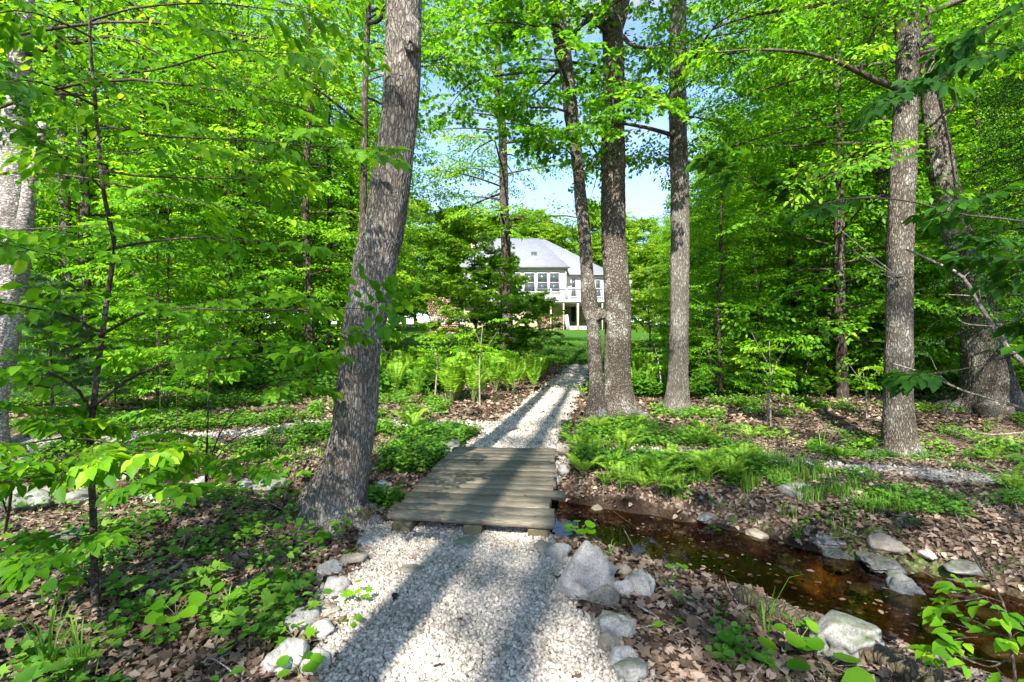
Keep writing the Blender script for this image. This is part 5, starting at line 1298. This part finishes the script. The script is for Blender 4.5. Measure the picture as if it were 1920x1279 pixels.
for k, q in enumerate(((672, 1135, 6, .055, .10, 'green seedling growing in the gravel near its left edge', 'maple'), (655, 1180, 3, .035, .05, 'tiny seedling in the gravel below the larger one', 'round'), (552, 1215, 5, .06, .08, 'seedling over the pale stones left of the gravel', 'maple'),
    (1085, 1020, 7, .07, .14, 'round leaved plant standing in the water beside the bridge', 'round'), (1405, 1240, 3, .085, .08, 'broad heart shaped leaves at the bottom near the log', 'round'), (1500, 1225, 5, .075, .12, 'cluster of broad leaves just right of the log end', 'round'),
    (1545, 1275, 4, .10, .06, 'largest heart shaped leaf pair at the bottom right', 'round'), (1268, 1085, 4, .04, .10, 'small sprig at the near water edge', 'round'), (1335, 1010, 4, .05, .12, 'leafy sprig on the far bank of the pool', 'maple'),
    (1260, 1185, 2, .06, .04, 'single green leaf on the pink leaf litter', 'oval'), (550, 905, 5, .14, .12, 'big dark maple seedling left of the leaning trunk', 'maple'), (1640, 850, 7, .11, .2, 'bright seedling in front of the rough tree base', 'oval'),
    (430, 1150, 8, .06, .12, 'green seedling left of the stones, amid dead leaves', 'round'), (330, 1190, 9, .07, .14, 'wide green seedling in the lower left', 'round'), (500, 1120, 8, .06, .12, 'seedling between the big root and the gravel', 'round'), (240, 1120, 7, .06, .12, 'seedling next to the foot of the young sapling', 'round'),
    (640, 1010, 10, .055, .12, 'bright seedling at the foot of the leaning trunk', 'maple'), (590, 1030, 9, .055, .1, 'seedling on the mossy root of the leaning trunk', 'round'), (80, 1140, 8, .10, .16, 'bright leaved plant low at the left edge', 'oval'), (560, 1275, 5, .06, .08, 'seedling at the very bottom beside the gravel', 'round'))):
    seedling(*q[:6], 600 + k, q[6])

# thin pale stems and twigs standing in the right clearing
r = np.random.RandomState(15)
for k, (px, py, tx, ty, lab) in enumerate(((1345, 735, 1310, 590, 'leaning pale stem left of a crossing pair in the right clearing'), (1355, 735, 1340, 560, 'upright pale stem of the crossing pair in the right clearing'), (1405, 700, 1385, 610, 'short pale stem behind the crossing pair'),
        (1445, 800, 1440, 640, 'straight thin stem nearest the grass tuft at right'), (1438, 795, 1432, 690, 'second thin stem by the grass tuft'), (1495, 735, 1520, 650, 'curved pale stem leaning right in the right clearing'), (1625, 785, 1622, 690, 'thin stem left of the rough tree'),
        (1240, 740, 1225, 640, 'thin stem between the joined trunks and the grey tree'), (815, 745, 818, 640, 'pale stem rising from the fern bed'), (900, 760, 905, 610, 'mottled pale stem at the right of the fern bed'), (893, 700, 870, 600, 'leaning stem above the fern bed'), (720, 650, 735, 520, 'thin stem on the lawn right of the leaning trunk'))):
    x, y, z = gp(px, py); sc = y / FPX
    w = MB(); e = np.array([(tx - px) * sc, r.normal() * .1, (py - ty) * sc])
    w.tube(spline([[0, 0, -.05], e * .5 + [r.normal() * .04, 0, 0], e], 10), np.linspace(.022, .007, 10) * (y / 12), 7)
    w.tube(spline([e * .55, e * .7 + [.12, .05, .05], e * .9 + [.35, 0, .1]], 6), np.linspace(.009, .003, 6), 5); w.tube(spline([e * .7, e * .85 + [-.12, .05, .05], e + [-.3, 0, .15]], 6), np.linspace(.008, .003, 6), 5)
    rt = empty('thin_sapling', (x, y, z)); tag(rt, lab, 'sapling'); w.build('trunk', M['deadwood'], rt, smooth=True)
    f = Foliage(700 + k)
    for j in range(9): 
        a = r.rand() * 6.28; f.spray(SPR[j % 5], e * (.6 + .45 * r.rand()) + r.normal(size=3) * .12, [math.cos(a), math.sin(a), .1], .45, .8)
    link('crown', f.crown_mesh('crown', ML), rt)

# ------------------------------------------------------------------ the log, sticks
def log(name, label, pts, r0, r1, mat, cat, seed=0):
    o0 = np.array(gp(*pts[0])); Q = np.array([np.array(gp(*q)) for q in pts]) - o0
    Q[:, 2] += r0 * .55
    V, F = trunk_mesh(Q, np.linspace(r0, r1, len(Q)), 22, 60, 0, seed, .08, ridge_n=16) if False else (None, None)
    w = MB(); S_ = spline(Q, 40); rr_ = np.linspace(r0, r1, 40) * (1 + .12 * np.sin(np.arange(40) * .9) + .08 * np.random.RandomState(seed).normal(size=40))
    w.tube(S_, rr_, 14); tag(w.build(name, M[mat], smooth=True, loc=tuple(o0)), label, cat)
log('fallen_log', 'mossy rotting log lying along the near bank of the stream', [(1385, 1125), (1480, 1165), (1590, 1215), (1700, 1270), (1760, 1300)], .05, .06, 'log', 'log', 3)
sticks = [([(1165, 985), (1200, 1050), (1228, 1100)], 'white forked stick leaning over the pool', .006), ([(1160, 1050), (1190, 1062), (1218, 1068)], 'short white stick lying at the near water edge', .006), ([(1350, 1080), (1345, 1115), (1330, 1130)], 'bent thin stick by the pool edge', .004),
          ([(1600, 852), (1680, 856), (1755, 860)], 'straight stick lying in front of the rough tree', .012), ([(200, 790), (270, 820), (300, 830)], 'pale fallen stick in the left clearing', .010), ([(60, 880), (110, 850), (160, 820)], 'pale stick slanting behind the edge sapling', .010),
          ([(330, 1030), (360, 1000), (372, 985)], 'thin broken stick in the dark undergrowth', .006), ([(210, 1120), (222, 1085), (240, 1055)], 'short pale stick beside the young sapling', .006), ([(820, 1062), (760, 1040), (700, 1080)], 'thin dark twig lying across the gravel', .003),
          ([(1150, 960), (1185, 985), (1215, 1000)], 'dead twig on the far bank by the bridge', .005), ([(1560, 800), (1600, 835), (1625, 850)], 'thin dead twig leaning in the right clearing', .006), ([(1780, 800), (1850, 815), (1920, 812)], 'fallen branch on the ground under the massive tree', .014), ([(455, 915), (420, 960), (385, 1000)], 'long stick lying beside the leaning trunk root', .010)]
for k, (pts, lab, rd) in enumerate(sticks): log('stick', lab, pts, rd, rd * .5, 'deadwood', 'stick', 30 + k)

# ------------------------------------------------------------------ footbridge
BR = empty('footbridge', (-.345, 3.95, .0), -R(5.6)); tag(BR, 'weathered wooden plank footbridge crossing the small stream', 'footbridge')
rb = np.random.RandomState(4); npl = 16; yy = 0.0
for k in range(npl):
    wdt = .150 + rb.normal() * .010; gap = .014 + .010 * rb.rand()
    ln = 1.31 + rb.normal() * .028 + (.10 if k in (4,) else 0); off = rb.normal() * .012 + (.05 if k == 4 else 0)
    m = MB(); n_ = 14
    # a plank with slightly wavy edges and crowned, cupped top
    xs = np.linspace(-ln / 2, ln / 2, n_) + off; V = []
    e0 = rb.normal(size=n_) * .0022; e1 = rb.normal(size=n_) * .0022; cup = .004 * rb.rand()
    for i in range(n_):
        sag = rb.normal() * .0012
        for (yy_, zz_) in ((-wdt / 2 + e0[i], 0), (-wdt / 2 + e0[i], .036), (-wdt / 2 + .006 + e0[i], .041 + cup), (0, .040), (wdt / 2 - .006 + e1[i], .041 + cup), (wdt / 2 + e1[i], .036), (wdt / 2 + e1[i], 0)):
            V.append([xs[i], yy_, zz_ + sag])
    V = np.array(V); F = []
    for i in range(n_ - 1):
        for j in range(7): F.append([i * 7 + j, i * 7 + (j + 1) % 7, (i + 1) * 7 + (j + 1) % 7, (i + 1) * 7 + j])
    ends = [list(range(6, -1, -1)), [(n_ - 1) * 7 + j for j in range(7)]]
    m.add(V, [F, ends], rb.rand())
    nm_ = MB()
    for x_ in (-.52, .04, .55):
        for q_ in (-.04, .035):
            th = np.arange(6) / 6 * 2 * PI; c_ = np.array([x_ + rb.normal() * .008, q_ + rb.normal() * .004, .0415])
            nm_.add(np.vstack([np.stack([np.cos(th) * .005, np.sin(th) * .005, 0 * th], -1), [[0, 0, .0012]]]) + c_, [[[0, 1, 6], [1, 2, 6], [2, 3, 6], [3, 4, 6], [4, 5, 6], [5, 0, 6]]])
    o = m.build('plank', M['plank'], BR); nm_.build('nail', M['rail'], o); o.location = (0, yy + wdt / 2, .085 + rb.normal() * .002); o.rotation_euler = (rb.normal() * .006, rb.normal() * .004, rb.normal() * .008 + (-.06 if k == 0 else -.035 if k == 1 else 0))
    yy += wdt + gap
for x_ in (-.52, .04, .55):
    m = MB(); m.box((0, 1.28, 0), (.15, 2.62, .15), jit=.008, rng=rb, a=rb.rand()); o = m.build('beam', M['timber'], BR); o.location = (x_, 0, .008)
    bv = o.modifiers.new('bevel', 'BEVEL'); bv.width = .012; bv.segments = 2

# ------------------------------------------------------------------ the house
HY0 = 50.0
def hx(px, d=HY0): return (px - 960) / FPX * d
def hz(py, d=HY0): return CZ + (HY - py) / FPX * d
house = empty('house', (hx(1010), HY0, hz(617))); tag(house, 'white house with grey hip roof, raised deck and dark windows beyond the lawn', 'house')
ho = np.array([hx(1010), HY0, hz(617)])
def hb(name, mat, boxes, parent=None, bevel=0):
    m = MB()
    for (x0, x1, y0, y1, z0, z1) in boxes: m.box((((x0 + x1) / 2) - ho[0], (y0 + y1) / 2 - ho[1], (z0 + z1) / 2 - ho[2]), (x1 - x0, y1 - y0, z1 - z0))
    return m.build(name, M[mat], parent or house)
zb, zd, ze, ze2 = hz(617), hz(566), hz(501), hz(512)
# walls: bump-out to x 1060, right wing set back; clapboards as real laps
def clap(x0, x1, y, z0, z1, step=.14):
    m = MB(); z = z0
    while z < z1 - .01:
        zt = min(z + step, z1); m.add(np.array([[x0, y - .022, z], [x1, y - .022, z], [x1, y - .002, zt], [x0, y - .002, zt], [x0, y, z], [x1, y, z]]) - ho, [[[0, 1, 2, 3], [4, 5, 1, 0]]]); z = zt
    return m
hb('wall', 'siding', [(hx(868), hx(1060), 50, 60, zd - .3, ze), (hx(1060) + .004, hx(1192), 51.2, 60.5, zd - .3, ze2)])
m = clap(hx(868), hx(1060), 50, zd, ze - .3); m2 = clap(hx(1060) + .02, hx(1192), 51.2, zd, ze2 - .15)
o = m.build('clapboard', M['trim'], house); o = m2.build('clapboard', M['trim'], house)
hb('basement_wall', 'basement', [(hx(868) + .05, hx(1058), 50.6, 59.5, zb - .6, zd - .32), (hx(1058) + .01, hx(1190), 53.0, 60, zb - .6, zd - .32)])
hb('frieze', 'siding', [(hx(868) - .05, hx(1062), 49.93, 49.975, ze - .42, ze - .01)])
# roofs
def hip(name, x0, x1, y0, y1, z0, zt, rx0, rx1, ry, thick=.12, over=.5):
    m = MB(); a = np.array([[x0 - over, y0 - over, z0], [x1 + over, y0 - over, z0], [x1 + over, y1 + over, z0], [x0 - over, y1 + over, z0], [rx0, ry, zt], [rx1, ry, zt]]) - ho
    b = a.copy(); b[:4, 2] -= thick; V = np.vstack([a, b[:4]])
    m.add(V, [[[0, 1, 5, 4], [2, 3, 4, 5], [0, 6, 7, 1], [1, 7, 8, 2], [2, 8, 9, 3], [3, 9, 6, 0], [6, 9, 8, 7]], [[1, 2, 5], [3, 0, 4]]])
    return m.build(name, M['roof'], house)
zr = hz(447, 55)
rf = hip('roof', hx(868), hx(1060), 50, 60, ze + .02, zr, hx(900, 55), hx(1010, 55), 55, over=.35)
rf2 = hip('roof', hx(1012), hx(1150), 51.2, 62, ze2 + .02, hz(449, 56.5), hx(1010, 56.5) + .1, hx(1022, 56.5), 56.5, over=.35)
hip('roof', hx(1150) + .4, hx(1192), 52.2, 60, ze2 - .25, hz(500, 55), hx(1150) + .5, hx(1175), 55.5, over=.3)
hb('gutter', 'gutter', [(hx(868) - .3, hx(1060) + .45, 49.5, 49.64, ze - .13, ze - .01), (hx(1066), hx(1192) + .4, 50.72, 50.84, ze2 - .13, ze2 - .01)])
hb('soffit', 'trim', [(hx(868) - .3, hx(1060) + .3, 49.65, 49.99, ze - .15, ze - .11)])
hb('downspout', 'trim', [(hx(1060) - .02, hx(1060) + .08, 49.86, 49.94, zd, ze - .16)])
ch = hb('chimney', 'brick', [(hx(884, 54), hx(897, 54), 53.6, 54.6, ze + .3, hz(455, 54))])
hb('cap', 'concrete', [(hx(883, 54), hx(898, 54), 53.5, 54.7, hz(455, 54) + .003, hz(453, 54))], ch)
for (a, b, c, d) in ((995, 1007, 477, 488), (957, 966, 477, 487)):
    y_ = 51.9; m = MB(); dz = (zr - ze) / 5.35
    x0, x1 = hx(a, y_), hx(b, y_); z_ = ze + .02 + dz * (y_ - 49.65)
    for (o_, th, mt, nm, par) in ((.0, .10, 'gutter', 'skylight', house), (.07, .14, 'glass', 'pane', None)):
        mm = MB(); mm.box((0, 0, 0), ((x1 - x0) - o_ * 2, .8 - o_ * 2, th), rx=math.atan(dz)); 
        if nm == 'skylight': sk = mm.build(nm, M[mt], house); sk.location = ((x0 + x1) / 2 - ho[0], y_ - ho[1], z_ - ho[2])
        else: mm.build(nm, M[mt], sk)
def window(x0p, x1p, y0p, y1p, d=50.0, rail=True):
    x0, x1, z1, z0 = hx(x0p, d), hx(x1p, d), hz(y0p, d), hz(y1p, d)
    f = hb('window', 'trim', [(x0 - .09, x1 + .09, d - .07, d - .03, z1, z1 + .10), (x0 - .12, x1 + .12, d - .10, d - .03, z0 - .10, z0), (x0 - .09, x0, d - .07, d - .03, z0, z1), (x1, x1 + .09, d - .07, d - .03, z0, z1)] + ([(x0, x1, d - .065, d - .032, (z0 + z1) / 2 - .03, (z0 + z1) / 2 + .03)] if rail else []))
    hb('pane', 'glass', [(x0, x1, d - .05, d - .035, z0, (z0 + z1) / 2 - .033), (x0, x1, d - .05, d - .035, (z0 + z1) / 2 + .033, z1)] if rail else [(x0, x1, d - .05, d - .035, z0, z1)], f)
for a, b in ((903, 920), (928, 946), (958, 976), (984, 1002), (1008, 1026), (1031, 1048)): window(a, b, 513, 547)
window(1072, 1079, 524, 556, 51.2); window(1117, 1125, 526, 556, 51.2); window(1140, 1160, 524, 545, 51.2)
dr = hb('door', 'dark', [(hx(1071, 53), hx(1079, 53), 52.95, 52.985, hz(603, 53), hz(576, 53))]); hb('handle', 'rail', [(hx(1078, 53), hx(1078.6, 53), 52.9, 52.948, hz(590, 53), hz(589, 53))], dr)
hb('foundation', 'concrete', [(hx(1058) + .1, hx(1192), 52.7, 52.93, zb - .5, hz(604, 53)), (hx(1066, 49), hx(1110, 49), 48.6, 52.6, zb - .5, zb + .25)])
# deck
yd0, yd1 = 47.6, 51.1
deck = hb('deck', 'trim', [(hx(1002, yd0), hx(1200, yd0), yd0, 49.9, hz(567, yd0), hz(562.5, yd0)), (hx(1062, yd0), hx(1200, yd0), 49.9, 51.1, hz(567, yd0) + .003, hz(562.5, yd0) - .003)])
for px in (1033, 1057, 1084, 1130, 1165): 
    th = .09 if px != 1084 else .16
    hb('post', 'stone_paint', [(hx(px, yd0) - th / 2, hx(px, yd0) + th / 2, yd0 + .1, yd0 + .1 + th, zb - .7, hz(567, yd0) - .003)], deck)
rl = hb('railing', 'rail', [(hx(1002, yd0), hx(1200, yd0), yd0 + .02, yd0 + .09, hz(543, yd0), hz(541, yd0))] + [(hx(1002, yd0), hx(1200, yd0), yd0 + .045, yd0 + .06, z, z + .015) for z in np.linspace(hz(561, yd0), hz(545, yd0), 6)], deck)
hb('railing_post', 'trim', [(hx(px, yd0) - .04, hx(px, yd0) + .04, yd0 + .012, yd0 + .085, hz(562.4, yd0), hz(541, yd0) + .02) for px in (1004, 1033, 1063, 1098, 1130, 1165, 1198)], deck)
# planters under the window, boards, firewood
def woodpile(name, label, x0, x1, y, z0, z1, seed, rad=.075):
    r = np.random.RandomState(seed); m = MB(); rowsn = int((z1 - z0) / (rad * 1.8)); n = int((x1 - x0) / (rad * 2)); 
    for i in range(rowsn):
        for j in range(n):
            c = np.array([x0 + rad * (2 * j + 1 + (i % 2) * .9), y, z0 + rad * (1 + 1.78 * i)]) + r.normal(size=3) * [.01, .04, .01]; rr_ = rad * (.8 + .3 * r.rand()); s_ = [3, 4, 5, 7][r.randint(4)]; ph = r.rand() * 6
            th = np.arange(s_) / s_ * 2 * PI + ph; a = np.stack([np.cos(th) * rr_, 0 * th - .25, np.sin(th) * rr_], -1) + c; b = a + [0, .5, 0]
            V = np.vstack([a, b]); jj = np.arange(s_); k2 = (jj + 1) % s_
            m.add(V - [x0, y, z0], [np.stack([jj, k2, k2 + s_, jj + s_], -1), [list(range(s_))[::-1]]], r.rand())
    tag(m.build(name, M['firewood'], loc=(x0, y, z0)), label, 'firewood')
woodpile('firewood_stack', 'stack of split firewood under the deck beside the concrete', hx(1012, 49), hx(1056, 49), 49.0, float(H(hx(1030, 49), 49)) - .1, hz(593, 49), 1)
woodpile('firewood_stack', 'long stack of firewood at the left end of the lawn', hx(802, 40), hx(862, 40), 40.0, float(H(hx(830, 40), 40)) - .05, hz(556, 40), 2, .08)
m = MB()
for k in range(3): m.box((k * .13, k * .02, .72), (.10, .03, 1.5), rx=-.12)
x_ = hx(1063, 48.4); o = m.build('leaning_boards', M['board'], loc=(x_, 48.4, float(H(x_, 48.4)) - .03)); o.rotation_euler = (0, -.14, 0); tag(o, 'grey boards leaning by the end of the firewood under the deck', 'boards')
# fallen bits on the planks and a few twigs among the litter
r = np.random.RandomState(91); n = 70; u_ = r.uniform(-.62, .62, n); v_ = r.uniform(.05, 2.6, n); ca, sa = math.cos(-R(5.6)), math.sin(-R(5.6))
X = -.345 + u_ * ca - v_ * sa; Y = 3.95 + u_ * sa + v_ * ca
V, F, k = leaf_geo(np.stack([X, Y, np.full(n, .133)], -1), norm(np.stack([r.normal(size=n), r.normal(size=n), .1 * r.rand(n)], -1)), np.stack([r.normal(size=n) * .2, r.normal(size=n) * .2, np.ones(n)], -1), .012 + .03 * r.rand(n) ** 2, 'oval', .5, .15, .2)
tag(link('fallen_bits', make_mesh('fallen_bits', V, F, M['litter'], {'v': np.repeat(r.rand(n) * .8, k)})), 'small dry leaf bits scattered on the bridge planks', 'leaf litter', kind='stuff')
w = MB(); n = 0
while n < 420:
    y = 1.6 + 7 * r.rand() ** 1.3; x = r.uniform(-1.1, 1.1) * y; 
    if gravel_amount(np.array([x]), np.array([y]))[0] > .3 or H(x, y) < -.22: continue
    a = r.rand() * 6.28; l = .05 + .22 * r.rand() ** 2; d = np.array([math.cos(a), math.sin(a), r.normal() * .15]) * l; p = np.array([x, y, float(H(x, y)) + .02])
    w.tube(spline([p - d, p + r.normal(size=3) * l * .12, p + d], 5), np.linspace(.0035, .0015, 5) * (.6 + r.rand()), 4, a=r.rand()); n += 1
tag(w.build('twig_litter', M['deadwood']), 'thin dead twigs strewn over the leaf litter', 'twigs', kind='stuff')
w = MB(); m = 330; n = 0      # pebbles and grit of the muddy bank
while n < m:
    t = r.rand(); x = 1.3 + 4.2 * t; yc = np.interp(x, [p[0] for p in STREAM], [p[1] for p in STREAM]); y = yc + r.normal() * .75 + .3
    z = float(H(x, y))
    if z > -.12: continue
    V_, F_ = PEB[r.randint(3)]; w.add(V_ * (.010 + .03 * r.rand() ** 3) * [1.2, .9, .5] + [x, y, z], [F_], r.rand()); n += 1
tag(w.build('pebbles', M['rock_wet'], smooth=True), 'small wet pebbles in the stream bed and on the muddy bank', 'pebbles', kind='stuff')

n = 260; r = np.random.RandomState(95); t = r.rand(n); X = .6 + 3.6 * t; Y = np.interp(X, [p[0] for p in STREAM], [p[1] for p in STREAM]) + r.normal(size=n) * .42
m_ = H(X, Y) < WATER_Z - .01; X, Y = X[m_], Y[m_]; n = len(X)
V, F, k = leaf_geo(np.stack([X, Y, np.full(n, WATER_Z + .004)], -1), norm(np.stack([r.normal(size=n), r.normal(size=n), 0 * X], -1)), np.stack([r.normal(size=n) * .08, r.normal(size=n) * .08, np.ones(n)], -1), .015 + .045 * r.rand(n) ** 2, 'oval', .6, .04, .03)
tag(link('floating_leaves', make_mesh('floating_leaves', V, F, M['litter'], {'v': np.repeat(r.rand(n) * .7, k)})), 'brown leaf scraps floating on the dark pool', 'leaf litter', kind='stuff')

# labels: repeats are told apart by landmark and by order from the left
ORD = ['', 'first', 'second', 'third', 'fourth', 'fifth', 'sixth', 'seventh', 'eighth', 'ninth', 'tenth', 'eleventh', 'twelfth']
def opx(o): return 960 + o.location[0] / max(o.location[1], .5) * FPX
MARK_L = [(110, 'at the left edge'), (260, 'behind the young sapling'), (380, 'left of the blotchy tree'), (480, 'behind the blotchy tree'), (600, 'left of the leaning trunk'), (720, 'behind the leaning trunk'), (9999, 'right of the leaning trunk')]
MARK_R = [(1262, 'beside the grey tree'), (1340, 'just right of the grey tree'), (1470, 'in the middle'), (1620, 'left of the rough tree'), (1740, 'behind the rough tree'), (1850, 'left of the massive tree'), (9999, 'at the right edge')]
MARK_B = [(500, 'far left of the house'), (780, 'left of the house'), (900, 'over the house left end'), (1000, 'over the house roof'), (1100, 'over the roof right slope'), (1300, 'just right of the house'), (1500, 'right of the house'), (9999, 'far right of the house')]
MARK_F = [(760, 'next to the leaning trunk'), (830, 'in the left part'), (900, 'in the middle'), (960, 'in the right part'), (9999, 'next to the path')]
MARK_G = [(1140, 'beside the bridge'), (1200, 'near the joined trunks'), (1270, 'below the grey tree'), (1340, 'right of the grey tree'), (9999, 'in the right clearing')]
def mark(px, tab): return next(t for lim, t in tab if px < lim)
NEW = {G_L: ('tree of the left woods', MARK_L, (15, 21, 34)), G_R: ('tree of the right woods', MARK_R, (15, 21, 34)), G_B: ('tree behind the house', MARK_B, (70, 78, 88)),
       'saplings under the left woods': ('small sapling under the left woods', MARK_L, (11, 13, 99)), 'saplings under the right woods': ('small sapling under the right woods', MARK_R, (12, 14, 99)),
       'ferns of the bed left of the path': ('bright fern of the sunlit bed', MARK_F, (11.5, 14, 99)), 'ferns right of the joined trunks': ('shaded fern right of the trunks', MARK_G, (14, 18, 99)), 'ferns on the bank right of the bridge': ('low fern on the right bank', MARK_G, (6.5, 7.6, 99))}
ROW = ('front', 'second', 'third', 'back')
byl = {}
for o in scene.objects:
    if o.parent is None and o.get('group') in NEW:
        base, tab, lims = NEW[o['group']]
        k = sum(o.location[1] > l for l in lims)
        o['label'] = f"{base} {mark(opx(o), tab)}, {ROW[k]} row"
        byl.setdefault(o['label'], []).append(o)
for l, os_ in byl.items():
    os_.sort(key=opx)
    if 1 < len(os_) <= 12:
        for i, o in enumerate(os_): o['label'] = l + ', ' + ORD[i + 1] + ' from left'
print('objects', len(bpy.data.objects), 'tris', sum(len(o.data.polygons) for o in bpy.data.objects if o.type == 'MESH'))
